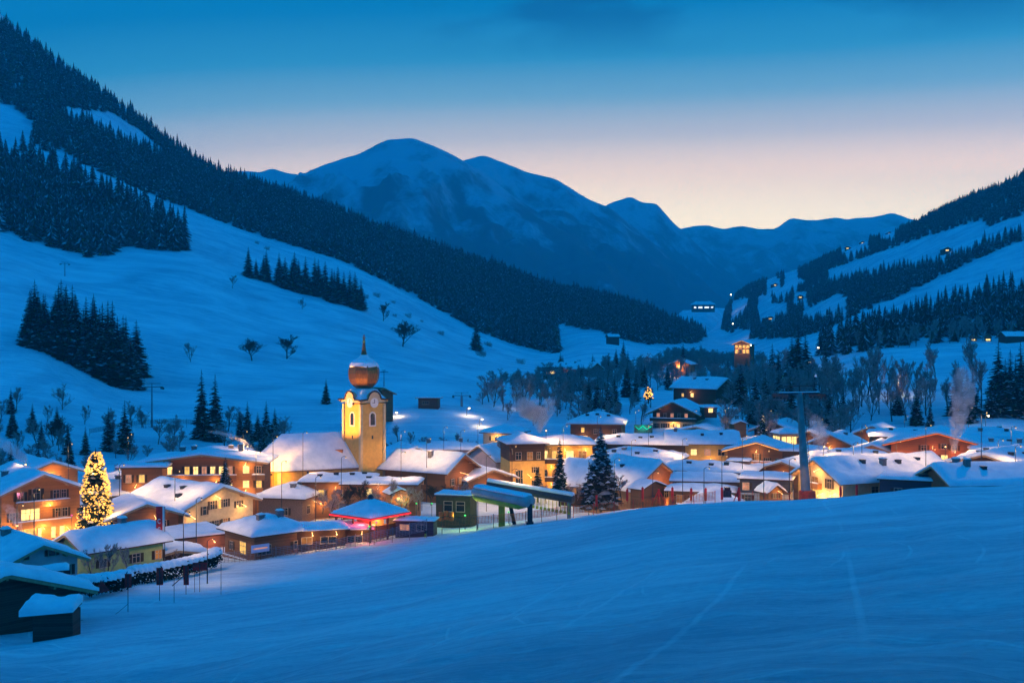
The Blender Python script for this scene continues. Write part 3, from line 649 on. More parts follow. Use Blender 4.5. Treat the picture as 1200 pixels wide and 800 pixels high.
def house(name,label,apex,rot,W,L,H,rise,wall,cat='house',kind='gable',ov=(1.0,1.2),snow=.55,wins=(),wall2=None,split=0,roofm='dwood',chim=(),balc=(),lights=(),group=None,deep=7,edge=None,centre=False,seed=None,flat_ground=None,vents=()):
    """apex=(px,py,Y): where the top of the FRONT gable (or, for hips and flats, the middle of the roof) stands; rot in degrees from squarely facing the camera, + shows the left side."""
    a=R(rot)+math.atan((600-apex[0])/F); seed=seed or HRG.randint(1,999)
    ap=P(*apex); c,s=math.cos(a),math.sin(a)
    off=Vector((0,-L/2-ov[1],0)) if (kind=='gable' and not centre) else Vector((0,0,0))
    base=ap-Vector((c*off.x-s*off.y, s*off.x+c*off.y, 0))-Vector((0,0,H+rise+.25+snow*.8))
    root=thing(name,label,cat,base,a,group)
    sl=rise/(W/2)
    # body
    b=MB()
    x,y=W/2,L/2
    if kind=='gable':
        b.add([(-x,-y,-deep),(x,-y,-deep),(x,-y,H),(0,-y,H+rise),(-x,-y,H),(-x,y,-deep),(x,y,-deep),(x,y,H),(0,y,H+rise),(-x,y,H)],
              [(0,1,2,3,4),(9,8,7,6,5),(1,6,7,2),(5,0,4,9),(2,7,8,3),(3,8,9,4)],0)
    else: b.box(-x,x,-y,y,-deep,H)
    if split: 
        wb=MB(); q=.03
        if kind=='gable': b2=[(-x-q,-y-q,split),(x+q,-y-q,split),(x+q,-y-q,H-.02),(0,-y-q,H+rise-.02),(-x-q,-y-q,H-.02),(-x-q,y+q,split),(x+q,y+q,split),(x+q,y+q,H-.02),(0,y+q,H+rise-.02),(-x-q,y+q,H-.02)]
        else: b2=None
        if b2: wb.add(b2,[(0,1,2,3,4),(9,8,7,6,5),(1,6,7,2),(5,0,4,9),(0,5,6,1),(2,7,8,3),(3,8,9,4)])
        else: wb.box(-x-q,x+q,-y-q,y+q,split,H-.02)
        wb.build('upper_wall',M[wall2],root)
    b.build('wall',M[wall],root)
    # roof
    ox,oy=ov; X0,Y0=x+ox,y+oy; t=.22
    if kind=='gable':
        hf=lambda X,Y: H+.04+(rise-sl*np.sqrt(np.asarray(X)**2+.0))+t
        ze=H+.04-sl*ox; zr=H+.04+rise
        r=MB(); r.add([(-X0,-Y0,ze),(0,-Y0,zr),(X0,-Y0,ze),(X0,-Y0,ze+t),(0,-Y0,zr+t),(-X0,-Y0,ze+t),(-X0,Y0,ze),(0,Y0,zr),(X0,Y0,ze),(X0,Y0,ze+t),(0,Y0,zr+t),(-X0,Y0,ze+t)],
              [(0,1,4,5),(1,2,3,4),(11,10,7,6),(10,9,8,7),(0,6,7,1),(1,7,8,2),(2,8,9,3),(3,9,10,4),(4,10,11,5),(5,11,6,0)])
    elif kind=='hip':
        sx=rise/min(X0,Y0)
        hf=lambda X,Y: H+.04+t+sx*np.minimum(X0-np.abs(X),Y0-np.abs(Y))
        z0=H+.04; zr=z0+rise; d=min(X0,Y0); rx=X0-d; ry=Y0-d
        r=MB(); v=[(-X0,-Y0),(X0,-Y0),(X0,Y0),(-X0,Y0)]; rd=[(-rx,-ry),(rx,-ry),(rx,ry),(-rx,ry)]
        vs=[(p[0],p[1],z0) for p in v]+[(p[0],p[1],z0+t) for p in v]+[(p[0],p[1],zr+t) for p in rd]
        r.add(vs,[(3,2,1,0),(0,1,5,4),(1,2,6,5),(2,3,7,6),(3,0,4,7),(4,5,9,8),(5,6,10,9),(6,7,11,10),(7,4,8,11)]+([(8,9,10,11)] if rx>.01 and ry>.01 else []))
    else:
        hf=lambda X,Y: np.full_like(np.asarray(X,float),H+.04+t)+.03*np.asarray(X)*0
        r=MB(); r.box(-X0,X0,-Y0,Y0,H+.04,H+.04+t)
    ro=r.build('roof',M[roofm],root)
    if snow>0:
        k=.06 if kind!='gable' else .0
        so=snow_slab(hf,-X0-.12+k,X0+.12-k,-Y0-.12+k,Y0+.12-k,snow,seed,max(16,int(X0*3.2)),max(16,int(Y0*2.6))).build('roof_snow',M['rsnow'],root,True)
    if kind=='gable' and W>7:      # pale bargeboards and purlin ends under the front gable
        e=MB(); yb=-Y0-.055
        for sg in (-1,1):
            e.add([(sg*X0,yb,ze-.12),(0,yb,zr-.12),(0,yb,zr+t+.02),(sg*X0,yb,ze+t+.02),(sg*X0,yb+.05,ze-.12),(0,yb+.05,zr-.12),(0,yb+.05,zr+t+.02),(sg*X0,yb+.05,ze+t+.02)],[(0,1,2,3),(7,6,5,4),(0,4,5,1),(2,6,7,3),(0,3,7,4),(1,5,6,2)])
        e.build('bargeboard',M['trim'],root)
        for q in (-.62,0,.62):
            z=H+.04+rise-abs(q)*x*sl; e=MB(); e.box(q*x-.11,q*x+.11,-Y0+.02,-y-.005,z-.34,z-.02-(.11*sl)); e.build('purlin',M['trim'],root)
    if edge:            # strip of light under the front gable edge
        e=MB(); 
        for sg in (-1,1): e.tube([(sg*X0*.98,-Y0-.05,ze-.02),(0,-Y0-.05,zr-.02)],.10,5)
        e.build('light_strip',M[edge],root)
    for u,v,hh in chim:
        z=float(hf(np.array([u]),np.array([v]))[0]); cb=MB(); cb.box(u-.5,u+.5,v-.45,v+.45,z-.8,z+hh); cb.box(u-.62,u+.62,v-.57,v+.57,z+hh,z+hh+.14)
        co=cb.build('chimney',M['stone'],root); sn=snow_slab(lambda X,Y: np.full_like(X,z+hh+.14),u-.55,u+.55,v-.5,v+.5,.3,seed+3,7,7).build('snow_cap',M['rsnow'],co,True)
    for u,v in vents:   # dark dormer vents and skylights poking through the snow
        z=float(hf(np.array([u]),np.array([v]))[0]); cb=MB(); cb.box(u-.5,u+.5,v-.38,v+.38,z-.2,z+snow+.32); cb.box(u-.58,u+.58,v-.46,v+.46,z+snow+.32,z+snow+.40); cb.build('roof_vent',M['dmetal'],root)
    for q in wins:
        f,u,v,w_,h_,k_=q[:6]; window(root,W,L,f,u,v,w_,h_,k_,q[6] if len(q)>6 else 2)
    for q in balc:      # (face,u0,u1,z,depth,material)
        f,u0,u1,z,dp,bm=q[:6]; o,an=face(W,L,f); e=MB(); e.box(u0,u1,-dp,-.01,z-.16,z)
        for (xa,xb,ya,yb) in ((u0,u1,-dp,-dp+.06),(u0,u0+.06,-dp+.07,-.02),(u1-.06,u1,-dp+.07,-.02)): e.box(xa,xb,ya,yb,z+.003,z+.92)
        for k in range(int((u1-u0)/2.2)+1): xx=u0+.06+(u1-u0-.2)*k/max(1,int((u1-u0)/2.2)); e.box(xx,xx+.1,-dp+.07,-dp+.17,z+.003,z+2.1)
        bo=e.build('balcony',M[bm],root,loc=o,rz=an)
        snow_slab(lambda X,Y: np.full_like(X,z+.92),u0-.05,u1+.05,-dp-.12,-dp+.2,.24,seed+5,int((u1-u0)*2)+6,5).build('rail_snow',M['rsnow'],bo,True)
    for q in lights:    # (face,u,v,out,power[,colour])
        f,u,v,out,pw=q[:5]; out=max(out,1.3); loc,an=on_face(W,L,f,u,v,out); col=q[5] if len(q)>5 else (1,.48,.13)
        lamp('wall_light',loc,pw*LP,col,.3,root)
        lb=MB(); lb.lathe([(.02,0),(.10,.04),(.10,.12),(.02,.16)],8); lb.tube([(0,out*.98,.5),(0,.0,.14)],.025,4)
        lb.build('wall_lamp',M['lamp'],root,loc=loc+Vector((0,0,.12)),rz=an)
    root['roof_z']=H; root['half']=W/2
    return root
def rowin(f,us,v,w,h,pat,bars=2): return [(f,u,v,w,h,pat[i%len(pat)],bars) for i,u in enumerate(us) if pat[i%len(pat)]!='-']
W_=(1,.50,.14)
# ======================= near left
ba=house('barn','dark weathered barn with thick snow roof beside the piste fence',(9,664,98),27,14.5,10,2.9,2.5,'bwood','barn',ov=(1.5,1.0),snow=.85,deep=5)
# its snow capped wood store
o=thing('wood_store','low dark wood store with a bulging snow cap leaning on the barn','shed',P(66,737,94)-Vector((0,0,.4)),R(4))
b=MB(); b.box(-1.65,1.65,-.9,1.2,-1.5,2.0); b.build('wall',M['bwood'],o)
b=MB(); b.add([(-1.9,-1.2,1.75),(1.75,-1.2,2.0),(1.75,1.3,2.3),(-1.9,1.3,2.05),(-1.9,-1.2,1.9),(1.75,-1.2,2.15),(1.75,1.3,2.45),(-1.9,1.3,2.2)],[(0,3,2,1),(4,5,6,7),(0,1,5,4),(1,2,6,5),(2,3,7,6),(3,0,4,7)]); b.build('roof',M['bwood'],o)
snow_slab(lambda X,Y: 2.0+X*.07+.12*(Y+1.2)+.05,-2.6,1.85,-1.45,1.3,1.15,4,16,12).build('roof_snow',M['rsnow'],o,True)
house('small_house','small rose walled house with snowy lean-to awning behind the dark barn',(51,634,132),20,9.0,11,2.6,1.9,'pink',ov=(1.1,1.1),snow=.6,
      wins=[('F',-3.0,.7,.9,1.1,'d'),('F',3.2,.6,.9,1.2,'d'),('F',-1.6,3.1,.6,.7,'d',1),('F',1.4,3.2,.8,.7,'d',1)],balc=[],chim=[(-1.0,3.5,1.1)])
o=thing('awning','snow covered awning in front of the small rose house','awning',P(55,668,126),R(22)); b=MB(); b.box(-2.3,2.3,-.8,.9,-.12,0); b.box(-2.2,-2.08,-.7,-.58,-4,-.125); b.box(2.08,2.2,-.7,-.58,-4,-.125); b.build('frame',M['dtrim'],o)
snow_slab(lambda X,Y: X*0+.01,-2.4,2.4,-.9,.95,.6,8,14,8).build('roof_snow',M['rsnow'],o,True)
house('green_house','pale green plastered house with long snowy roof behind the hedge',(76,622,150),-62,8.0,11.5,4.0,1.7,'green',ov=(.9,1.1),snow=.6,
      wins=[('R',-3.5,1.5,1.0,1.1,'d'),('R',1.5,1.4,1.1,1.2,'d'),('R',5.0,1.4,1.0,1.2,'m'),('F',0,2.2,1.0,1.2,'d')],chim=[(-.5,2.0,1.2)])
CH=house('chalet','large honey brown chalet with two snowy balconies beside the light covered tree',(52,553,196),17,13.6,17,7.6,2.9,'owood','chalet',ov=(1.7,1.7),snow=.55,roofm='trim',
      wins=[('F',-3.6,6.2,1.1,1.5,'d'),('F',-.9,6.0,1.3,2.1,'d'),('F',2.6,6.2,1.0,1.4,'d'),('F',3.9,6.2,.8,1.4,'d'),('F',-4.9,2.6,.9,1.5,'d'),('F',-1.9,2.7,3.1,1.9,'L',4),('F',2.9,2.8,.9,1.5,'d'),('F',4.1,2.8,.9,1.5,'d'),
            ('F',-3.4,-1.0,.6,2.0,'l',1),('F',-2.2,-1.0,2.2,2.0,'l',3),('F',-.3,-1.0,.5,2.0,'L',1),('F',2.1,-.9,.7,1.9,'L',1),('F',3.6,-.9,.7,1.9,'L',1),('L',0,2.7,1.2,1.4,'m'),('L',4,2.7,1.2,1.4,'d'),('R',-5.5,2.5,2.6,2.4,'L',3)],
      balc=[('F',-4.6,4.6,5.1,1.2,'owood'),('F',-4.9,4.9,1.6,1.2,'owood')],chim=[(-3.6,1,1.3)],lights=[('F',-5.5,.2,1.6,520),('F',0,.9,1.7,420),('F',4.4,.2,1.7,420),('F',1.0,5.0,1.8,200),('R',-4,1,1.5,260)])
house('chalet','small chalet with glowing gable looking over the big brown chalet roof',(62,539,262),20,13,15,5.5,2.3,'owood','chalet',ov=(1.5,1.5),snow=.6,roofm='trim',wins=[('F',-1.5,3.5,.9,1.1,'d'),('F',1.5,3.5,.9,1.1,'d')],lights=[('F',0,4.6,1.5,420)],vents=[(1.5,0)])
house('house','low house with two lit windows right of the light covered tree',(150,560,226),-78,9,9.0,3.8,1.9,'brick',ov=(.8,.8),snow=.6,centre=True,wins=[('R',-1.3,1.6,.9,1.3,'L',1),('R',1.4,1.6,.9,1.3,'L',1),('R',3.4,1.6,.7,1.3,'d',1)],chim=[(0,-2,1.0)],lights=[('F',0,1.5,1.3,120)],vents=[(-1.5,1)])
house('hotel','wide brown hotel with two rows of lit windows below a low snowy gable',(236,530,226),-12,24.5,10.5,7.6,1.6,'rwood','hotel',ov=(1.4,1.6),snow=.55,roofm='trim',
      wins=rowin('F',[-12+1.75*i for i in range(11)],5.2,.95,1.6,'pLpL-lLpLL')+rowin('F',[-12+1.75*i for i in range(11)],1.6,.95,1.7,'pLpLL-pLpLL')+[('F',8.8,5.4,1.2,1.4,'L'),('F',8.8,2.4,1.2,1.4,'L'),('F',8.8,-.9,1.4,1.8,'L'),('F',11.4,5.4,.9,1.4,'d'),('F',11.4,2.4,1.1,1.4,'l')],
      balc=[('F',-12.8,7,4.2,1.0,'rwood'),('F',-12.8,7,.6,1.0,'rwood'),('F',10.2,12.8,4.2,1.0,'rwood')],chim=[(-6,3,1.3),(-3.6,3,1.2),(6.5,2,2.0)],lights=[('F',8.8,7.0,1.3,240),('F',8.8,1.4,1.4,260),('F',-4,3.6,1.8,260),('F',3,3.6,1.8,260),('F',-10,3.6,1.8,200)])
house('hotel_wing','flat snowy wing at the left end of the wide brown hotel',(172,541,226),-12,8,9,7.2,.1,'rwood','hotel',kind='flat',ov=(1.0,.8),snow=.6,centre=True,wins=rowin('F',[-2.6,0],4.4,1.0,1.5,'pl')+rowin('F',[-2.6,0],1.0,1.0,1.6,'pl'),lights=[('F',-1,3.4,1.5,150)])
house('outbuilding','dark roofed block behind the right end of the wide hotel',(258,523,250),-10,13,9,5,1.2,'rwood','house',kind='hip',ov=(.6,.6),snow=.7,chim=[(5.0,-3,1.6),(3.0,-3.5,1.8)])
house('lit_house','cream house with floodlit gable and a huge plain snow roof',(262,567,203),40,16.2,17,4.6,3.0,'cream','house',ov=(1.2,1.2),snow=.6,roofm='trim',
      wins=[('F',-3.4,3.0,.8,1.5,'d',1),('F',-1.6,3.8,1.0,1.5,'d'),('F',1.4,3.9,1.0,1.4,'d'),('F',4.6,3.4,1.0,1.2,'d'),('F',-4.6,.4,.8,1.0,'d',1),('F',-2.4,.3,.9,1.3,'d'),('F',-.6,.3,.9,1.3,'d'),('F',1.4,.4,1.0,1.3,'m'),('F',.1,3.7,.7,1.4,'l',1)],
      lights=[('F',-.9,5.6,.8,110),('F',5.2,3.4,.8,110),('F',-6.6,2.6,.8,80),('F',-2,-1.6,1.6,120),('F',3,.2,1.7,90)],vents=[(-3,-2),(-3.2,2.5),(-5.6,-4)],chim=[])
house('dark_chalet','dark red wooden chalet with wide pale gable boards behind the red banner',(172,588,188),14,11.5,11,3.4,2.0,'rwood','chalet',ov=(1.7,1.4),snow=.45,roofm='trim',wins=[('F',-.2,1.2,1.0,1.5,'L'),('F',-3.2,1.4,.8,1.2,'m'),('F',3.2,1.2,.9,1.2,'d')],lights=[('F',1.6,2.8,1.2,60)])
house('brown_house','brown hip roofed house with lit basement windows at the piste edge',(312,601,176),29,9.4,9.8,5.2,2.0,'rwood','house',kind='hip',ov=(1.0,1.0),snow=.55,
      wins=[('F',-3.1,2.4,2.3,1.4,'d',3),('F',2.8,2.6,1.2,1.2,'d'),('F',-2.8,-.7,2.8,.8,'L',4),('L',1.2,2.2,1.9,1.8,'l',3),('L',-2.6,2.4,.9,1.2,'d'),('L',1.5,-.8,1.9,1.0,'L',3),('L',-1.8,-.6,.9,.9,'l')],
      balc=[('F',-4.2,4.6,.65,.9,'rwood'),('L',-4.0,4.6,.65,.9,'rwood')],chim=[(-1.6,-1.0,.9),(1.6,-1.4,1.3)],lights=[('F',.8,.2,1.3,130),('L',1.5,-.2,1.4,120),('F',-2.8,.0,1.5,120)])
house('terrace_roof','low flat snow covered terrace building between banner and brown house',(222,619,186),20,10,10,2.6,.1,'rwood','house',kind='flat',ov=(.4,.4),snow=.55,centre=True,lights=[('F',2,1.6,1.2,60,(1,.35,.25))])
house('garage','low garden shed buried under rounded snow behind the curved hedge',(199,636,163),18,8.6,6,1.9,.8,'dwood','shed',ov=(.5,.5),snow=.7,centre=True,wins=[('F',-1,.7,1.2,.6,'l')])
house('house','long snow roofed house with lit porch in front of the church nave',(343,564,228),-24,9.5,12,4.2,2.0,'brick','house',kind='hip',ov=(1.0,1.0),snow=.65,wins=[('R',-3.0,1.0,1.4,1.6,'d'),('R',1.5,1.0,1.6,1.8,'L'),('R',4.2,.9,2.0,1.9,'L'),('F',1,1.0,1.2,1.4,'d')],lights=[('R',4.5,2.4,1.6,220),('R',0,2.4,1.5,120)],chim=[(1.5,-3,1.0)],vents=[(2,2)])
house('annex','flat snowy annex with roof hatches right of the house before the church',(398,557,233),-8,14,11,4.4,.1,'rwood','house',kind='flat',ov=(.8,.8),snow=.6,centre=True,vents=[(-4,-1),(-1.0,2),(2.5,1.5),(5,2.5)],lights=[('F',0,3.0,1.5,160)],wins=[('F',-3,1.5,1.2,1.4,'l'),('F',2,1.5,1.2,1.4,'l')])
house('annex','second flat snow covered annex at the foot of the church tower',(448,561,228),-10,15,8,3.4,.1,'rwood','house',kind='flat',ov=(.6,.6),snow=.6,centre=True,vents=[(-3,1)],wins=[('F',-2,1.2,1.1,1.5,'L'),('F',3,1.2,1.1,1.5,'l')],lights=[('F',0,2.6,1.4,200)])
house('brown_chalet','brown wooden chalet with long snow roof and reddish gable right of the tower',(545,530,252),56,12.0,17,4.6,3.2,'wood','chalet',ov=(1.2,1.4),snow=.5,roofm='rwood',wins=[('F',-3,1.2,1.0,1.4,'d'),('F',0,1.2,1.0,1.4,'m'),('F',3,1.2,1.0,1.4,'d'),('L',-4,1.4,1.1,1.2,'d'),('L',2,1.4,1.1,1.2,'m')],chim=[(-2.6,-2,1.8)],lights=[('F',0,3.2,2.2,150,(1,.4,.2))])
house('chalet','long cream chalet with dark eaves seen behind the brown chalet roof',(488,523,296),16,15,14,4.0,2.5,'cream','chalet',ov=(1.6,1.4),snow=.5,wins=rowin('F',[-4,-1.5,1.2,4.2],2.4,1.1,1.2,'dmdl'),lights=[('F',-6,1.2,1.6,260),('F',4,2.2,1.6,200)])
house('house','house with flat snow roof behind the long cream chalet',(520,516,318),-10,18,13,5.2,1.5,'pink','house',kind='hip',ov=(.8,.8),snow=.6,chim=[(-4,-2,1.4),(5,0,1.6)],lights=[('F',2,4,1.5,120)])
house('house','steep snow roofed house in the gap left of the ochre hotel',(560,520,285),-42,11,15,5.0,3.4,'pink','house',ov=(.9,.9),snow=.55,chim=[(2,-2,1.8)],wins=[('R',-2,1.6,1.1,1.3,'m'),('F',0,2,1.0,1.2,'d')],lights=[('R',3,2.6,1.5,110)])
house('house','low snow roofed house with brown gable below the gap left of the ochre hotel',(578,548,255),30,12,12,3.0,2.0,'wood','house',ov=(1,1),snow=.55,wins=[('F',-1.8,.9,1.0,1.0,'m'),('F',1.6,.9,1.0,1.0,'d')],lights=[('F',0,2.4,1.5,110)])
house('house','small snow roof directly left of the ochre hotel',(592,531,292),-20,10,10,3.6,1.6,'pink','house',kind='hip',ov=(.9,.9),snow=.55,wins=[('F',1,1.6,1,1.1,'d')],lights=[('F',-2,2.6,1.6,130)])
house('hut','lit snow roofed hut behind the pink steam left of the ochre hotel',(592,497,345),-25,10,11,4.4,1.8,'cream','hut',kind='hip',ov=(1,1),snow=.6,wins=[('F',-1.6,2.2,1.2,1.4,'l'),('F',1.8,2.2,1.2,1.4,'m')],lights=[('F',0,3.4,1.6,200)])
# ======================= centre: ochre hotel
OH=house('ochre_hotel','floodlit ochre hotel block with tall dark stair window and arched doors',(612,507,272),12,8.6,12,15.2,1.6,'yellow','hotel',kind='hip',ov=(1.0,1.0),snow=.6,
      wins=[('F',2.0,8.4,.9,1.3,'d'),('F',2.0,5.2,.9,1.3,'d'),('F',-2.0,3.4,1.7,5.6,'d',3),('F',-2.2,11.6,1.3,1.7,'d'),('F',.6,11.6,1.3,1.7,'m'),('F',2.8,11.6,.8,1.7,'d'),('F',-1.8,-.4,1.5,1.9,'l'),('F',1.9,-.6,1.5,1.9,'d')],
      lights=[('F',-3,-.5,3.0,700),('F',3,-.5,3.0,700),('F',0,7.5,4.0,420)],split=11.2,wall2='dwood')
house('balcony_hotel','wide hotel wing with three storeys of warm lit balconies beside the ochre block',(660,509,276),4,13.6,12,14.6,1.4,'yellow','hotel',kind='hip',ov=(1.0,1.2),snow=.6,
      wins=rowin('F',[-5.2,-2.2,1.2,4.4],11.2,1.8,2.0,'LlLm')+rowin('F',[-5.2,-2.2,1.2,4.4],6.6,1.8,2.0,'dmlp')+rowin('F',[-5.2,-2.2,1.2,4.4],2.6,1.8,2.0,'mddl'),
      balc=[('F',-6.7,6.7,10.4,1.5,'dwood'),('F',-6.7,6.7,6.0,1.5,'dwood'),('F',-6.7,6.7,1.9,1.5,'dwood')],lights=[('F',-5.8,13.2,1.0,170),('F',0,13.2,1.0,170),('F',5,13.2,1.0,170),('F',-3.4,9.2,1.0,120),('F',3.2,9.2,1.0,120),('F',-3.4,4.9,1.0,100),('F',3,4.9,1.0,90)])
for x in (-6.6,-1.9,4.0):
    b=MB(); b.box(-.2,.2,-.2,.2,-3,14.6); b.build('post',M['yellow'],[o for o in bpy.data.objects if o.get('label','').startswith('wide hotel wing')][0],loc=(x,-7.72,0))
house('house','hip roofed house with dark upper walls and two glowing windows behind the big snowy spruce',(701,482,338),-6,15.5,13,7.4,2.8,'dwood','house',kind='hip',ov=(1.2,1.2),snow=.6,roofm='trim',wins=[('F',-3.6,2.0,2.0,1.9,'L'),('F',3.2,1.8,2.4,2.2,'L'),('F',-4.0,5.0,.9,1.4,'l',1),('F',0,4.6,1.2,1.4,'d'),('F',5.6,4.6,1.2,1.4,'d')],lights=[('F',-3.6,3.4,1.5,220),('F',3.4,3.2,1.6,260)],vents=[(-3,-3),(0,-2.5),(3.5,-3.2)],chim=[(1.5,1,.9)])
house('house','snow roof slope just left of the big snowy spruce',(708,537,250),66,12,7.5,3.4,4.6,'dwood','house',ov=(1,1),snow=.6,wins=[('L',0,1.2,1.2,1.2,'m')],lights=[('L',-3,3.5,1.5,150)])
house('chalet','orange lit chalet with long snow roof beside the big snowy spruce',(776,539,232),46,15,15,5.0,4.8,'orange','chalet',ov=(1.2,1.3),snow=.55,roofm='trim',wins=[('F',-1.0,2.8,1.0,1.3,'d'),('F',2.6,2.2,1.0,1.4,'d'),('F',3.0,-1.8,1.5,2.0,'L')],lights=[('F',3.5,.6,1.5,300),('F',-3,.4,1.8,240),('F',0,4.8,1.4,110,(1,.4,.2)),('R',-5,0,1.4,260)],vents=[(-3,0),(-4,3)])
house('shed','dark lean-to roofed porch against the orange lit chalet',(768,562,220),50,7,3,2.6,1.2,'rwood','porch',ov=(.5,.5),snow=.3,lights=[])
house('house','snow covered house with warm gable peeping behind the orange lit chalet',(792,538,262),36,10,13,3.6,2.2,'owood','house',ov=(1,1.2),snow=.55,wins=[('F',0,1.0,1.4,1.6,'L')],lights=[('F',-1,1.8,1.4,220),('F',3,.6,1.4,160)],vents=[(-2,2)],chim=[(-2,-1,1.0)])
house('house','flat wide snow roof with scattered vents below the teal light',(752,508,300),-4,24,16,4,1.6,'dwood','house',kind='hip',ov=(.8,.8),snow=.75,vents=[(-6,-4),(0,-5),(3,-4),(8,-5)],wins=[('F',-6,1.6,1.1,1.2,'d'),('F',4,1.6,1.1,1.2,'m')])
house('house','broad snow roof with dark vents right of the big snowy spruce',(748,524,268),-14,20,15,4,1.9,'dwood','house',kind='hip',ov=(.8,.8),snow=.8,vents=[(-5,-4),(1,-5),(5,-3)],chim=[(-3,-2,1.0)])
house('house','rounded snow roof tucked behind the orange lit chalet and spruce',(738,540,250),12,15,14,3.5,2.0,'dwood','house',kind='hip',ov=(.8,.8),snow=.85,vents=[(0,-4),(-4,-3)],lights=[('L',0,2.4,1.5,140)])
BC=house('balcony_chalet','tall chalet with dark wooden balconies over a cream lit ground floor',(788,469,368),-14,14.5,15,7.6,3.4,'cream','chalet',ov=(2.2,2.0),snow=.55,roofm='trim',split=4.6,wall2='dwood',
      wins=rowin('F',[-6,-3.4,-.9,1.6,4.2,6.4],2.2,1.0,1.5,'ddlLdd')+rowin('F',[-5.4,-3,-.6,1.8,4.2],5.9,1.0,1.3,'pdpdp')+[('F',-3.4,-1.2,3.0,1.7,'L',4),('F',.8,-1.2,2.6,1.7,'L',3)],
      balc=[('F',-8.0,8.0,4.7,1.5,'dwood'),('F',-7,6.5,.6,1.3,'dwood')],lights=[('F',-2,-.4,1.8,420),('F',2,-.4,1.8,420),('F',6.6,1.2,1.3,170),('R',-2,2,1.6,300),('F',0,3.9,1.1,170),('F',-3,9.6,1.4,70)],chim=[])
o=thing('dormer','snow capped roof dormer with one lit window on the tall balcony chalet','dormer',P(831,482,366),R(8)); b=MB(); b.box(-2.2,2.2,-1.5,3,-2,1.2); b.build('wall',M['dwood'],o); b=MB(); b.box(-2.5,2.5,-1.9,3.1,1.205,1.4); b.build('roof',M['dwood'],o)
f_,p_=win_mesh(1.5,1.3,'L',2); q=link('window',f_,o,(0,-1.5,-.2)); link('pane',p_,q); lamp('dormer_light',(0,-2.2,.9),60,W_,.2,o)
snow_slab(lambda X,Y: X*0+1.41,-2.6,2.6,-2.0,3.2,.7,6,14,14).build('roof_snow',M['rsnow'],o,True)
house('house','dark gabled house with smoking chimney on the slope behind the balcony chalet',(853,442,436),58,13.5,20,5.4,3.4,'dwood','house',ov=(1.2,1.3),snow=.65,wins=[('L',-1,1.6,1.3,1.5,'L'),('L',-5.5,1.6,1.0,1.3,'l'),('F',0,1.8,1.3,1.4,'d'),('F',3,1.8,1.1,1.4,'d')],chim=[(-2,3,1.2),(-2.2,-3,.8)],lights=[('L',-1,3.4,1.4,90)])
house('hut','low snow topped sheds right of the tall balcony chalet',(822,497,352),-20,12,8,2.6,1.2,'dwood','shed',ov=(.8,.8),snow=.6,centre=True)
o=house('hut','brown shed with a dark cowl standing right of the balcony chalet',(868,492,350),20,4,6,4.4,.7,'wood','shed',ov=(.5,.5),snow=.5,chim=[(0,0,1.5)])
house('house','ochre plastered house with a row of four windows under a straight snow roof',(822,503,296),-86,11,18.5,5.0,2.5,'yellow','house',ov=(.9,.7),snow=.6,centre=True,wins=[('R',-6,1.9,1.5,1.5,'L'),('R',-2.4,1.9,1.5,1.5,'L'),('R',1.2,1.9,1.5,1.5,'p'),('R',4.8,1.9,1.6,1.5,'d')],chim=[(1,-7,1.1)],vents=[(3,0),(2.5,5)],lights=[('R',-5,.4,1.6,130),('R',2,.4,1.6,120)])
house('rope_light_chalet','brown chalet whose gable edge is traced by a warm light strip',(886,516,284),-6,15,15,3.8,2.1,'rwood','chalet',ov=(1.4,1.4),snow=.5,edge='ledwarm',roofm='rwood',wins=[('F',-2.6,.8,.9,1.2,'d'),('F',0,1.5,1.1,1.5,'m'),('F',2.8,.8,.9,1.2,'d')],balc=[('F',-3.6,4.0,.2,1.2,'owood')],lights=[('F',-1.6,-.3,1.7,120),('F',2.0,-.3,1.7,120),('F',0,3.4,1.5,120)])
PV=house('glass_pavilion','small pavilion with glowing yellow windows and pointed snow roof above the village',(920,500,318),25,5.2,5.2,3.4,1.3,'trim','pavilion',kind='hip',ov=(.6,.6),snow=.6,wins=rowin('F',[-1.6,0,1.6],.7,1.3,2.1,'LLL',1)+rowin('L',[-1.6,0,1.6],.7,1.3,2.1,'LLL',1),chim=[],lights=[('F',0,1.5,1.0,90)])
house('house','snow roofed terrace house in front of the ochre house with four windows',(832,540,240),-10,20,13,3.0,1.0,'dwood','house',kind='hip',ov=(.7,.7),snow=.65,vents=[(-4,-3),(1,-4),(4,-2.5)],wins=[('F',-5,1.0,1.2,1.1,'m')])
house('restaurant','low building with curved window front under two layers of snow',(826,553,228),0,13,10,2.8,.8,'brick','house',kind='hip',ov=(.6,.6),snow=.6,wins=rowin('F',[-5,-2.6,-.2,2.2,4.6],1.2,1.6,1.0,'dmldd'))
house('porch_roof','wide snowy porch roof over brown posts below the curved window front',(822,566,218),-4,12.5,6,2.2,.8,'wood','porch',kind='hip',ov=(.7,.7),snow=.5,wins=[('F',-4,0,1.2,1.6,'m'),('F',-1.4,0,1.2,1.6,'l'),('F',3,0,1.0,1.4,'d')],lights=[('F',1,1.4,1.2,90)])
house('chimney_house','dark boxy roof structure with snow lid in the middle of the snow roofs',(866,537,240),-8,4.6,4,3.2,.1,'brick','roof house',kind='flat',ov=(.2,.2),snow=.35)
house('house','brown gabled house with one bright arched window beside the lift pylon',(916,538,240),-24,14,13,3.6,2.3,'wood','house',ov=(1.0,1.2),snow=.65,wins=[('F',0,1.2,1.8,1.6,'L',3),('F',-3.6,1.0,1.0,1.2,'L')],lights=[('F',0,3.4,1.3,60)],vents=[(-3,-3),(-4,0),(-3.6,3)])
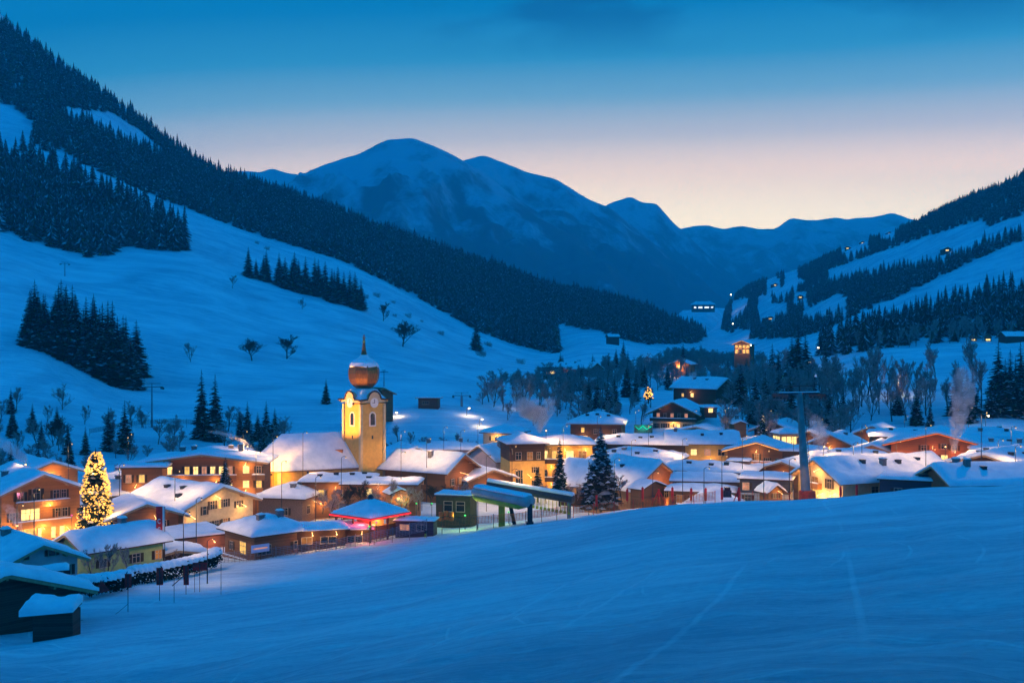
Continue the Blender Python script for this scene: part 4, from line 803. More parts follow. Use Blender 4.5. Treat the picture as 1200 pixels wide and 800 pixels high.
house('flat_house','slate boarded box house with flat snow roof and white ground floor near the pylon',(899,555,214),-6,9.4,8,4.6,.1,'white','house',kind='flat',ov=(.5,.5),snow=.55,split=2.1,wall2='slate',wins=[('F',-3.2,.3,1.1,1.4,'d'),('F',.4,.2,1.4,1.2,'d'),('F',-3.6,2.7,1.2,1.3,'p')])
house('kiosk','little wooden kiosk with rounded snow roof in front of the slate box house',(911,566,205),35,3.0,3.0,1.7,1.0,'owood','kiosk',ov=(.6,.6),snow=.45,wins=[('F',0,.5,1.0,.8,'m')],lights=[('F',.5,1.2,1.4,45)])
# ======================= right
BH=house('long_house','long house with yellow lit gable and very wide snow roof right of the pylon',(953,535,206),-52,13.0,26,4.6,3.2,'cream','house',ov=(1.2,1.5),snow=.65,roofm='trim',
      wins=[('F',-1.4,2.8,1.6,1.8,'m'),('F',-1.4,.3,1.5,1.9,'l'),('F',2.8,2.9,1.2,1.7,'d'),('F',2.8,.2,1.3,2.2,'L'),('R',-5.6,2.1,1.5,1.2,'d'),('R',-8.6,.2,.7,1.3,'d',1),('R',-4.6,.2,.7,1.5,'d',1)],
      lights=[('F',-3.6,3.4,1.1,230),('F',1.0,1.2,1.3,330),('F',4.6,1.6,1.2,330),('F',0,5.6,1.2,140)],balc=[('F',-3.6,.6,2.6,1.0,'owood')],chim=[(3.4,-1,1.5)],vents=[(2.4,-5),(3,3),(2.6,8)])
b=MB(); b.box(0,6.4,-.12,0,-4,3.9); b.build('boarded_wall',M['rwood'],BH,loc=(6.7+.02,1.0,0),rz=math.pi/2)
house('slate_house','low slate blue flat roofed house half hidden by the piste edge',(1083,556,196),-4,14.2,9,3.6,.1,'slate','house',kind='flat',ov=(.4,.5),snow=.55,vents=[(-.2,-3),(1.0,-3.2)],wins=rowin('F',[-4,-1.2,1.6,4.4],1.4,1.2,.9,'dddd'))
house('red_chalet','chalet glowing red orange under wide eaves behind the long snow roof',(1098,505,262),-2,21,17,4.2,2.7,'rwood','chalet',ov=(2.0,1.8),snow=.5,roofm='rwood',edge='ledred2',wins=[('F',-4.6,.1,5.6,1.0,'L',7),('F',-.6,-.3,1.2,2.0,'l'),('F',1.6,-.3,1.4,2.0,'L'),('F',4.8,-.2,1.4,1.6,'p'),('F',-3.0,2.7,1.2,1.2,'d'),('F',1.5,3.2,1.2,1.2,'d'),('F',3.8,2.9,1.2,1.2,'d')],
      lights=[('F',-6,.9,1.4,150,(1,.26,.05)),('F',-1,3.2,1.6,120,(1,.22,.05)),('F',4,2.4,1.6,130,(1,.22,.05)),('F',8,1.4,1.6,90,(1,.24,.05)),('F',-9,1.4,1.6,90,(1,.26,.06))])
house('house','snow roof behind the left eave of the red lit chalet',(1062,501,290),4,18,14,4,1.3,'dwood','house',kind='hip',ov=(.8,.8),snow=.7,vents=[(-4,-3),(2,-4)],chim=[])
house('house','wide snow roof with big chimney behind the right eave of the red lit chalet',(1156,500,282),-6,18,14,4,1.7,'dwood','house',kind='hip',ov=(.8,.8),snow=.75,chim=[(-1,-4,1.3),(3,0,.9)],vents=[(5,-3)])
house('house','snow roof with brown dormer at the edge right of the red lit chalet',(1180,513,262),10,17,14,4,1.7,'wood','house',kind='hip',ov=(.8,.8),snow=.75,chim=[(-4,-3,1.2),(2,-4,1.5)],vents=[(4,-4),(0,-3)])
house('house','long low snow roof with many small chimneys at the right edge of the village',(1196,524,238),-14,20,15,3.4,1.6,'dwood','house',kind='hip',ov=(.8,.8),snow=.8,vents=[(-6,-4),(-2,-5),(3,-3),(6,-4)],chim=[(-4,-4.5,.8)])
house('gabled_house','house with dark edged low gable at the right edge of the village',(1153,529,212),-20,15,17,3.3,2.2,'dwood','house',ov=(1.3,1.6),snow=.75,wins=[('F',-2.4,.6,1.2,1.1,'l'),('F',.6,.6,1.2,1.1,'m'),('F',3.4,.6,1.0,1.1,'d')],lights=[('F',-1,1.9,1.5,120)],vents=[(3,-4),(4,1)],chim=[(-3,-4,.9)])
house('front_house','low house with huge smooth snow roof nearest the piste on the right',(1170,541,190),-62,12,22,2.8,2.2,'rwood','house',ov=(1.0,1.0),snow=.75,centre=True,vents=[(2.6,-4),(-2,-6)],chim=[(-1.2,-7,1.4),(1.5,-6.4,1.7)],wins=[('R',-8,.5,1.4,1.1,'p'),('R',-5,.5,1.2,1.1,'l'),('R',-2,.5,1.2,1.1,'d'),('R',2,.5,1.2,1.1,'m')])
house('house','small snow roof left behind the long house with the yellow gable',(1000,525,248),14,16,12,3.2,1.4,'wood','house',kind='hip',ov=(.8,.8),snow=.7,vents=[(-4,-3),(4,-3.5)],chim=[(-5.6,-2,.7)])
house('house','snow roof directly behind the lift pylon with dark upper storey',(942,520,278),-10,9,9,4,1.0,'dwood','house',kind='hip',ov=(.7,.7),snow=.6)
# ======================= upper hamlet and far lights
house('farmhouse','brown farmhouse with snow roof and two lit windows on the meadow edge above the village',(700,424,600),58,13,22,4.6,3.0,'wood','farmhouse',ov=(1.2,1.3),snow=.7,wins=[('L',-2,1.4,1.3,1.5,'L'),('L',4.5,1.4,1.3,1.5,'L'),('F',0,1.6,1.4,1.4,'d')],chim=[(-1.5,1,1.2)],lights=[('L',-2,3,1.6,100)],vents=[(-3,6)])
house('farmhouse','low house with one glowing window band left of the upper farmhouse',(648,428,600),0,11,10,4.2,.4,'dwood','house',kind='flat',ov=(.8,.8),snow=.6,wins=[('F',0,1.0,7.0,1.7,'L',5)])
house('farmhouse','dark gabled chalet below the upper farmhouse among bare trees',(700,442,540),30,13,15,5.0,2.8,'dwood','farmhouse',ov=(1.6,1.4),snow=.6,wins=[('F',-2,1.8,1.1,1.3,'d'),('F',2,1.8,1.1,1.3,'m')])
house('farmhouse','small lit chalet with snowy roof high among the valley trees',(796,421,690),-20,12,11,4.4,2.2,'owood','chalet',ov=(1.6,1.4),snow=.6,wins=[('F',0,1.4,3.0,1.7,'L',3)],lights=[('F',0,3.4,1.6,900)])
house('hut','dark meadow barn standing alone on the snow field above the hamlet',(718,391,1000),-70,7,10,3,2.0,'bwood','barn',ov=(.8,.8),snow=.3,centre=True)
house('hut','flat roofed station hut on the slope right of the church tower',(503,464,410),-8,7.5,5,2.9,.3,'bwood','hut',kind='flat',ov=(1.0,1.0),snow=.25,wins=[('F',-1,.8,2.4,1.0,'d',3)])
house('hut','reddish roofed hut just behind the church tower',(450,454,385),34,9,9,2.8,2.0,'rwood','hut',ov=(1.0,1.0),snow=0,roofm='rwood')
house('far_hotel','distant hotel with bright cool white windows low in the valley',(824,353,2500),0,52,20,10,7,'dwood','hotel',ov=(2,2),snow=1.5,kind='hip',wins=[('F',-18,2.5,5,3.4,'c',3),('F',-6,2.5,9,3.4,'c',3),('F',8,2.5,10,3.4,'c',4),('F',20,3,5,3,'c',2)],deep=6)
LH=house('lit_hall','big brightly lit hall with yellow front in the valley wood',(869,398,700),-12,10,14,7.0,2.0,'wood','hall',ov=(1.4,1.6),snow=.5,edge='ledwarm',wins=rowin('F',[-3.6,-1.2,1.2,3.6],4.6,1.6,1.6,'llll',1)+rowin('F',[-3.6,-1.2,1.2,3.6],1.0,1.6,2.4,'ldll',1),lights=[('F',-2,4.0,2.0,260),('F',3,4.0,2.0,260)],deep=14)
for px,py,Y,lab in ((1141,391,610,'small red hut with lit front on the field edge, left one of two'),(1158,391,608,'small red hut with lit front on the field edge, right one of two')):
    house('hut',lab,(px,py,Y),4,3.4,4,1.7,1.5,'rwood','hut',ov=(.4,.4),snow=0,roofm='rwood',wins=[('F',0,-.3,2.2,.9,'L')],deep=3)
house('hut','long dark barn on the field edge at the right',(1190,388,600),-60,8,15,2.6,2.2,'bwood','barn',ov=(.8,.8),snow=.2,centre=True)
for px,py,Y,w,k,lab in ((938,348,1500,14,'L','far farmhouse with bright window high on the right mountainside'),(1108,294,1330,14,'L','lone dark farm with one lit window on the right snow slope'),(896,353,1900,16,'l','far snow roofed farm on a clearing of the right mountain'),(994,290,2100,16,'L','tiny lit farm near the ridge of the right mountain'),(1010,284,2050,14,'L','highest lit farm below the right hand ridge'),(1041,273,1880,12,'L','lit hut almost on the right hand ridge'),(907,333,2350,14,'L','tiny lit hut half way along the right ridge forest'),(927,322,2300,12,'L','smallest lit hut above the right ridge forest'),(900,373,1600,20,'L','bright lit farm with snow field around it across the valley')):
    loc=P(px,py,Y); x=(px-600)/F*Y; ts=np.arange(Y*.62,Y*1.45,4.); zz=ground_arr((px-600)/F*ts,ts); t=float(ts[np.argmin(np.abs(400-F*zz/ts-py-3))])
    house('far_farm',lab,(px,400-F*(ground(x_:=(px-600)/F*t,t)+7.5)/t,t),HRG.uniform(-30,30),w*.6,w*.6,2.8,2.2,'dwood','farm',ov=(1.5,1.5),snow=1.0,wins=[('F',0,.6,w*.25,1.5,k,2)],centre=True,deep=6)

house('chalet','brown chalet with pale gable boards squeezed between balcony hotel and hip roofed house',(672,521,306),30,12,13,5.2,2.6,'wood','chalet',ov=(1.4,1.3),snow=.6,roofm='trim',wins=[('F',-2.4,2.2,1.0,1.3,'l'),('F',1.6,2.2,1.0,1.3,'d'),('F',0,5.0,.9,.9,'d')],balc=[('F',-4.4,4.4,1.9,1.0,'wood')],lights=[('F',0,3.8,1.6,160)],chim=[(-2,2,1.1)])
house('chalet','two storey brown chalet with balcony lights between the ochre house and the rope lit chalet',(866,514,318),-22,13,13,6.2,2.7,'wood','chalet',ov=(1.5,1.4),snow=.6,roofm='trim',wins=[('F',-3.4,3.6,1.0,1.3,'l'),('F',0,3.6,1.2,1.5,'l'),('F',3.4,3.6,1.0,1.3,'d'),('F',-3,.8,1.0,1.3,'d'),('F',2,.8,1.2,1.3,'l')],balc=[('F',-5.6,5.6,3.1,1.1,'dwood')],lights=[('F',0,5.2,1.5,170)],vents=[(3,-2)])
house('chalet','wooden chalet with lit upper windows on the bank behind the rope lit chalet',(948,503,340),-18,12,12,6.0,2.5,'dwood','chalet',ov=(1.4,1.3),snow=.65,roofm='trim',wins=[('F',-3,3.4,1.1,1.3,'L'),('F',0,3.4,1.1,1.3,'l'),('F',3,3.4,1.1,1.3,'d'),('L',0,3.2,1.2,1.3,'l')],balc=[('F',-5,5,2.9,1.0,'wood')],lights=[('F',0,5.0,1.5,150)])
house('chalet','small gabled chalet with orange lit front under the teal lit roofs',(722,530,288),-16,11,12,5.0,2.6,'owood','chalet',ov=(1.3,1.3),snow=.6,roofm='trim',wins=[('F',-2,2.4,1.0,1.2,'l'),('F',2,2.4,1.0,1.2,'l')],lights=[('F',0,4.4,1.5,200)],balc=[('F',-4,4,1.9,1.0,'wood')],chim=[(2,1,1.0)])
house('chalet','low chalet with warm lit gable at the foot of the bank behind the long house',(1022,519,272),-10,14,13,4.6,2.4,'wood','chalet',ov=(1.5,1.4),snow=.65,roofm='trim',wins=[('F',-3,1.6,1.1,1.3,'l'),('F',0,1.6,1.1,1.3,'d'),('F',3,1.6,1.1,1.3,'l')],lights=[('F',0,4.0,1.5,200)],vents=[(3,-2)])
house('chalet','grey walled house with snow roof behind the light covered tree',(118,556,255),-30,11,12,5.0,2.3,'pink','house',ov=(1.1,1.1),snow=.6,roofm='trim',wins=[('F',-2.4,2.2,1.0,1.3,'d'),('F',1.8,2.2,1.0,1.3,'l'),('R',0,2.2,1.0,1.3,'m')],lights=[('F',0,3.8,1.4,130)])

house('chalet','tall brown chalet with three lit balcony doors on the bank behind the pylon top',(972,507,318),-16,12,12,6.6,2.6,'wood','chalet',ov=(1.5,1.4),snow=.65,roofm='trim',wins=[('F',-3.2,3.8,1.1,1.6,'l'),('F',0,3.8,1.1,1.6,'L'),('F',3.2,3.8,1.1,1.6,'l'),('F',-2,.9,1.2,1.3,'d'),('F',2,.9,1.2,1.3,'m')],balc=[('F',-5,5,3.3,1.1,'dwood')],lights=[('F',0,5.6,1.6,170)],chim=[(2.4,1,1.1)])
house('chalet','cream chalet with dark upper boards and lit corner windows below the bank trees',(905,492,352),-20,13,12,6.4,2.7,'cream','chalet',ov=(1.6,1.4),snow=.65,roofm='trim',split=3.4,wall2='dwood',wins=[('F',-4,3.9,1.1,1.4,'l'),('F',0,3.9,1.2,1.4,'d'),('F',4,3.9,1.1,1.4,'l'),('F',-3,1.0,1.2,1.4,'l'),('F',2.6,1.0,1.2,1.4,'l')],balc=[('F',-5.6,5.6,3.4,1.1,'dwood')],lights=[('F',-2,2.2,1.6,170),('F',3,2.2,1.6,150)])
house('chalet','wooden chalet with lit gable window above the roofs left of the red lit chalet',(1022,497,338),-12,12,12,5.8,2.6,'wood','chalet',ov=(1.5,1.4),snow=.65,roofm='trim',wins=[('F',-3,2.8,1.1,1.4,'l'),('F',0,2.8,1.1,1.4,'l'),('F',3,2.8,1.1,1.4,'d'),('F',0,5.6,1.0,1.0,'l')],balc=[('F',-4.8,4.8,2.3,1.0,'dwood')],lights=[('F',0,4.8,1.5,160)])
# ---------------------------------------------------------------- church
CY=258.0; tw=7.1
cx=P(426.5,560,CY); CH0=thing('church','floodlit ochre church with copper onion dome tower and snowy nave roof','church',Vector((cx.x,CY,-37)),0)
rot=R(44)
def crot(b):    # turn a shape about the tower axis so that one edge of the tower looks at the valley
    c,s=math.cos(rot),math.sin(rot); b.v=[(x*c-y*s,x*s+y*c,z) for x,y,z in b.v]; return b
zpx=lambda py: (400-py)/F*CY+37          # height above the church's foot of a photo row at the tower
h=tw/2*.93
b=MB(); b.box(-h,h,-h,h,-3,zpx(472)); tower=crot(b).build('tower',M['yellow'],CH0)
b=MB(); 
for x,y in ((-h,-h),(h,-h),(h,h),(-h,h)): b.box(x-.35,x+.35,y-.35,y+.35,-3,zpx(472.6))
crot(b).build('corner_pilaster',M['cream'],tower)
# curved gables over the clock faces and the cornice
zt=zpx(470)
b=MB()
for k in range(4):
    a=k*math.pi/2; c,s=math.cos(a),math.sin(a); prof=[(-h-.75,zt-.15),(-h-.75,zt+.35),(-1.9,zt+.5)]+[(-1.75*math.cos(t),zt+.5+1.75*math.sin(t)*1.05) for t in np.linspace(.15,math.pi-.15,9)]+[(1.9,zt+.5),(h+.75,zt+.35),(h+.75,zt-.15)]
    vs=[(x,-h-.75,z) for x,z in prof]+[(x,-h+.2,z) for x,z in prof]; n=len(prof)
    vs=[(x*c-y*s,x*s+y*c,z) for x,y,z in vs]
    b.add(vs,[tuple(range(n)),tuple(range(2*n-1,n-1,-1))]+[(i,i+n,(i+1)%n+n,(i+1)%n) for i in range(n)])
crot(b).build('cornice',M['cream'],CH0)
b=MB()
for k in range(4):
    a=k*math.pi/2; c,s=math.cos(a),math.sin(a)
    pts=[(-h-1.1,-h-.85,zt+.45),(-2.0,-h-.85,zt+.62)]+[(-1.85*math.cos(t),-h-.85,zt+.5+1.85*math.sin(t)*1.1) for t in np.linspace(.2,math.pi-.2,9)]+[(2.0,-h-.85,zt+.62),(h+1.1,-h-.85,zt+.45)]
    b.tube([(x*c-y*s,x*s+y*c,z) for x,y,z in pts],.2,5)
crot(b).build('cornice_edge',M['dtrim'],CH0)
for k,nm in enumerate((0,3)):   # the two faces seen: clock, sound window with pale surround, slit
    a=nm*math.pi/2+rot; c,s=math.cos(a),math.sin(a)
    def fp(b): b.v=[(x*c-y*s,x*s+y*c,z) for x,y,z in b.v]; return b
    b=MB(); n=20; r=1.15; zc=zpx(471)
    b.add([(0,-h-.80,zc)]+[(r*math.cos(t),-h-.80,zc+r*math.sin(t)) for t in np.linspace(0,2*math.pi,n,endpoint=False)]+[(r*math.cos(t),-h-.70,zc+r*math.sin(t)) for t in np.linspace(0,2*math.pi,n,endpoint=False)],[(0,1+(i+1)%n,1+i) for i in range(n)]+[(1+i,1+(i+1)%n,1+n+(i+1)%n,1+n+i) for i in range(n)])
    cl=fp(b).build('clock',M['white'],CH0)
    b=MB(); b.box(-.06,.06,-h-.86,-h-.81,zc-.1,zc+.85); b.box(-.6,.1,-h-.86,-h-.815,zc-.05,zc+.05); fp(b).build('clock_hands',M['dmetal'],cl)
    arch=lambda w,z0,z1:[(-w,z0),(w,z0),(w,z1)]+[(w*math.cos(t),z1+w*math.sin(t)) for t in np.linspace(.2,math.pi-.2,7)]+[(-w,z1)]
    for (w,z0,z1,y0,m,nmn) in ((.95,zpx(497)-.3,zpx(486),-h-.10,'white','window_surround'),(.62,zpx(497),zpx(486),-h-.14,'glass','belfry_window')):
        p=arch(w,z0,z1); n=len(p); b=MB(); b.add([(x,y0,z) for x,z in p]+[(x,-h+.1,z) for x,z in p],[tuple(range(n))]+[(i,(i+1)%n,(i+1)%n+n,i+n) for i in range(n)][::1]); fp(b).build(nmn,M[m],CH0)
    b=MB(); b.box(-.22,.22,-h-.05,-h+.05,zpx(513),zpx(509)); fp(b).build('slit_window',M['glass'],CH0)
# skirt roof under the onion, with snow on it
b=MB(); b.lathe([(h*1.42+1.0,zt+.25),(h*1.1,zt+1.6),(2.9,zt+2.7),(2.0,zt+3.0)],4,0,rot+math.pi/4); b.build('skirt_roof',M['copper'],CH0)
b=MB(); b.lathe([(h*1.42+.8,zt+.5),(h*1.2,zt+1.75),(3.2,zt+2.8),(2.3,zt+3.1)],4,0,rot+math.pi/4); b.build('skirt_snow',M['rsnow'],CH0)
zo=zpx(454); S=1.0
pr=[(1.9,zo-1.4),(1.7,zo-.4),(1.75,zo-.1),(2.5,zo+.35),(3.2,zo+1.15),(3.62,zo+2.2),(3.76,zo+3.3),(3.70,zo+4.2),(3.42,zo+5.0),(2.9,zo+5.75),(2.0,zo+6.45),(1.2,zo+6.95),(.75,zo+7.6),(.5,zo+8.7),(.3,zo+10.4),(.13,zo+12.4)]
b=MB(); b.lathe(pr,8,0,rot+math.pi/8); on=b.build('onion_dome',M['copper'],CH0)
sp=[(3.44,zo+5.0),(3.40,zo+5.2),(2.98,zo+5.85),(2.1,zo+6.6),(1.28,zo+7.1),(.8,zo+7.7)]
b=MB(); b.lathe(sp,24,0,0)
rg=random.Random(4); b.v=[(x,y,z+(rg.uniform(-.35,.15) if z<zo+5.25 else 0)) for x,y,z in b.v]; b.build('dome_snow',M['rsnow'],on)
b=MB(); b.lathe([(.05,zpx(400)-.6),(.36,zpx(400)-.25),(.36,zpx(400)+.1),(.05,zpx(400)+.4)],10); b.box(-.06,.06,-.06,.06,zo+12.3,zpx(393)); b.box(-.5,.5,-.05,.05,zpx(396),zpx(396)+.14); b.build('finial',M['gold'],CH0)
# nave: ridge runs from the tower towards the left front, polygonal choir at the end
NL,NW,NH,NR=24.5,13.0,zpx(551)+1.0,7.6
nrot=R(-62)   # direction of the nave axis
nave=link('nave',None,CH0,(-3.5,-1.0,0)); nave.rotation_euler=(0,0,0)
ax=Vector((-math.cos(R(24)),-math.sin(R(24)),0)); sd=Vector((-ax.y,ax.x,0))
def np_(l,s_,z): return tuple(ax*l+sd*s_+Vector((0,0,z)))
w2=NW/2
plan=[(0,-w2),(NL*.74,-w2),(NL*.95,-w2*.45),(NL*.95,w2*.45),(NL*.74,w2),(0,w2)]
b=MB(); n=len(plan); b.add([np_(l,s_,-3) for l,s_ in plan]+[np_(l,s_,NH) for l,s_ in plan],[tuple(range(n,2*n))]+[(i,(i+1)%n,(i+1)%n+n,i+n) for i in range(n)])
bpy.data.objects.remove(nave); nave=b.build('nave',M['yellow'],CH0,loc=(-3.6,2.5,0))
b=MB()
for l,s_ in plan: 
    p=Vector(np_(l,s_,0)); b.box(p.x-.45,p.x+.45,p.y-.45,p.y+.45,-3,NH-.05)
b.build('pilaster',M['cream'],nave)
def roofm(off,up,z0):
    pl=[(l+(off if l>0 else -.2),s_*(1+off/w2)) for l,s_ in plan]; b=MB(); n=len(pl); r0=len(pl)*2
    vs=[np_(l,s_,NH-z0) for l,s_ in pl]+[np_(l,s_,NH+up) for l,s_ in pl]+[np_(-.2,0,NH+NR+up),np_(NL*.66,0,NH+NR+up)]
    b.add(vs,[tuple(range(n))[::-1]]+[(i,(i+1)%n,(i+1)%n+n,i+n) for i in range(n)]+[(n,n+1,r0+1,r0),(n+1,n+2,r0+1),(n+2,n+3,r0+1),(n+3,n+4,r0+1),(n+4,n+5,r0,r0+1),(n+5,n,r0)]); return b
roofm(.7,.06,.2).build('nave_roof',M['brick'],nave)
b=roofm(.85,.5,-.08); so=b.build('nave_snow',M['rsnow'],nave,True); bv=so.modifiers.new('round','BEVEL'); bv.width=.22; bv.segments=2
b=MB(); p=Vector(np_(3.6,w2*.55,0)); b.box(p.x-.9,p.x+.9,p.y-.7,p.y+1.4,NH+NR*.30,NH+NR*.55); b.build('roof_dormer',M['copper'],nave)
b=MB(); b.tube([np_(11.5,w2*.86,NH+1.9),np_(9.7,w2*.2,NH+NR*.86)],.14,4); b.build('snow_guard',M['dmetal'],nave)
# floodlights on the ground around the church
FL=[((-22,-17,6.0),(-.5,0,29),150000,44),((-9,-30,6.0),(0,0,20),7000,46),((-18,-18,8),(-24,-7,6),9000,110),((15,-20,7.0),(2,0,20),10000,60),((-9,-22,9),(-10,-4,7),2500,100)]
for p,a,e,s_ in FL:
    lamp('floodlight',p,e,(1,.43,.075),.3,CH0,s_,a)
    b=MB(); b.box(-.2,.2,-.2,.2,-.25,.15); b.tube([(0,0,-10),(0,0,-.25)],.07,5); b.build('floodlight_mast',M['dmetal'],CH0,loc=Vector(p)-Vector(a).__sub__(Vector(p)).normalized()*.6)
# ---------------------------------------------------------------- the light covered tree and the big snowy spruce
def hero(name,label,px,foot,Y,hpx,seed,wide,whorls,snow,cat='spruce tree',full=1.25,needle=None,shape=.9):
    h=hpx/F*Y; o=thing(name,label,cat,P(px,foot,Y))
    c=spruce_fine(seed,h,wide,whorls,snow,.38,full,shape); c.build('crown',needle or NEED,o); trunk_mb(h,.3).build('trunk',M['bark'],o); return o,h
o,h=hero('christmas_tree','tall spruce covered in warm golden lights beside the honey brown chalet',112,620,186,94,901,3.1,28,.10,shape=.5)
rg=random.Random(8); bulb=bmesh.new(); bmesh.ops.create_icosphere(bulb,subdivisions=1,radius=.13); bme=bpy.data.meshes.new('bulb'); bulb.to_mesh(bme); bme.materials.append(M['bulb'])
ico=[(v.co.x,v.co.y,v.co.z) for v in bulb.verts]; icf=[tuple(v.index for v in f.verts) for f in bulb.faces]
st=MB(); nb_=0
for i in range(1500):
    t=rg.random()**1.15*.98; z=h*(.06+.93*t); a=rg.uniform(0,6.283)
    if vnoise(np.array([a*1.6+t*5]),np.array([z*.55]),3)[0]<-.14: continue
    r=(3.1*(1-t)**.5+.25)*rg.uniform(.66,1.02)
    z-=r*.30; p=(r*math.cos(a),r*math.sin(a),z)
    if nb_<100 and math.sin(a)<0: nb_+=1; link('bulb',bme,o,p)
    else: s=rg.choice([.6,.8,1.0,1.25,1.6]); st.add([(p[0]+x*s,p[1]+y*s,p[2]+q*s) for x,y,q in ico],icf)
ls=st.build('light_chain',M['bulb'],o); ls['kind']='stuff'
for z,r in ((3,2.9),(6.5,2.2),(10,1.3)):
    for k in range(3): a=-math.pi/2+(k-1)*1.3; lamp('tree_glow',(r*1.15*math.cos(a),r*1.15*math.sin(a),z),330,(1,.52,.14),.5,o)
hero('spruce_tree','biggest spruce of the village, thickly dusted with snow, between hotel and orange chalet',704,588,222,89,77,4.5,32,.30,needle=[M['hneedle'],M['needle2'],M['tsnow']])
hero('spruce_tree','narrow dark spruce in front of the hotel balconies',656,582,236,68,78,1.9,28,.08)
hero('spruce_tree','short bushy dark spruce at the foot of the ochre hotel corner',630,578,252,30,79,1.8,18,.08)
hero('spruce_tree','small snowy spruce in front of the right end of the wide hotel',264,582,222,46,80,1.9,20,.2)
hero('spruce_tree','young dark spruce beside the glass pavilion',893,512,330,34,81,1.7,18,.1)
for px,foot,Y,hp,lab in ((750,462+22,400,20,'small lit spruce with golden lights on the snowy roof edge above the balcony chalet'),):
    o,h=hero('christmas_tree',lab,760,466,395,14,83,1.5,12,.05); st=MB()
    for i in range(55):
        t=1-math.sqrt(rg.random()); r=(1.9*(1-t)+.2); a=rg.uniform(0,6.28); z=h*(.06+.93*t)-r*.25
        st.add([(r*math.cos(a)+x*1.6,r*math.sin(a)+y*1.6,z+q*1.6) for x,y,q in ico],icf)
    q=st.build('light_chain',M['bulb'],o); q['kind']='stuff'; lamp('tree_glow',(0,-2.5,2),150,(1,.52,.14),.4,o)
# bare bushes and little trees between the houses
GV='leafless tree between the roofs around the lit bar below the church'
for px,foot,Y,hp,w in ((386,604,205,44,1.1),(405,600,208,40,1.2),(425,598,210,46,1.1),(442,600,212,42,1.2),(458,596,214,44,1.1),(474,598,214,40,1.2),(378,600,210,34,1.2),(490,596,216,34,1.2),(505,590,222,30,1.3),(525,588,226,28,1.2),(540,586,228,30,1.1),(396,606,200,30,1.3),(436,604,203,34,1.2),(468,602,206,30,1.3)):
    bare(px,Y,hp,GV,'leafless trees around the bar',None,w,OVAL if px%2 else BARE,foot)
for px,foot,Y,hp,lab in ((124,680,143,62,'bare garden tree with thin upright twigs before the green house'),(108,676,147,44,'smaller bare garden tree left of the upright twigged one'),(150,672,148,46,'bare garden tree near the right end of the green house'),(207,664,160,30,'thin bare sapling in front of the snow covered garden shed'),(728,585,226,40,'slender bare tree just right of the big snowy spruce'),(868,585,225,0,'')):
    if hp: bare(px,Y,hp,lab,None,3 if px<160 else None,1.0,BARE,foot)
GW='frosted bare tree standing along the stream between the piste and the ochre hotel'
for px,hp in ((560,26),(575,22),(590,26),(604,22),(618,24),(640,28),(668,30),(676,26),(735,26),(742,22),(548,24)): bare(px,238,hp,GW,'frosted trees before the ochre hotel',None,1.3,BARE,588)
# ---------------------------------------------------------------- hedge with snow
def hedge(label,pts,w,h):
    o=thing('hedge',label,'hedge',P(*pts[0])); base=o.location.copy(); rg=random.Random(9); f=MB()
    W3=[P(*p) for p in pts]; path=[]
    for a,b in zip(W3,W3[1:]):
        for i in range(14): path.append(a.lerp(b,i/14))
    path.append(W3[-1])
    for p in path:
        for k in range(26):
            q=p-base+Vector((rg.uniform(-w,w),rg.uniform(-w,w),rg.uniform(-.3,h))); d=Vector((rg.uniform(-1,1),rg.uniform(-1,.4),rg.uniform(-.5,1))).normalized()*.42; e=Vector((rg.uniform(-1,1),rg.uniform(-1,1),rg.uniform(-1,1))).normalized()*.2
            f.add([q-e,q+d,q+e],[(0,1,2)])
    f.build('foliage',M['needle'],o)
    s=MB()
    for i in range(len(path)-1):
        pass
    prof=[(-1.0,-.25),(-1.05,.1),(-.75,.42),(-.2,.58),(.3,.55),(.8,.36),(1.05,.05),(1.0,-.25)]; n=len(prof); vs=[]
    for i,p in enumerate(path):
        d=(path[min(i+1,len(path)-1)]-path[max(0,i-1)]); d.z=0; d.normalize(); sd=Vector((-d.y,d.x,0)); g=1+.25*math.sin(i*1.7)+rg.uniform(-.12,.12)
        e=.25 if i in (0,len(path)-1) else 1
        for x,z in prof: vs.append(tuple(p-base+sd*(x*w*1.15*g*e)+Vector((0,0,h-.15+z*g*1.05*e))))
    fs=[(i*n+k,i*n+k+1,(i+1)*n+k+1,(i+1)*n+k) for i in range(len(path)-1) for k in range(n-1)]+[tuple(range(n)),tuple(range(len(vs)-1,len(vs)-n-1,-1))]
    s.add(vs,fs); sm=s.build('snow_cap',M['rsnow'],o,True); sm.modifiers.new('soft','SUBSURF').render_levels=1
hedge('dark hedge under lumpy snow curving below the garden shed',[(152,683,138),(175,680,141),(200,675,145),(225,669,150),(245,663,156),(254,657,162)],.75,1.7)
hedge('dark hedge under thick snow in front of the bare garden trees',[(92,693,124),(112,692,127),(135,688,131),(152,684,136)],.8,1.5)
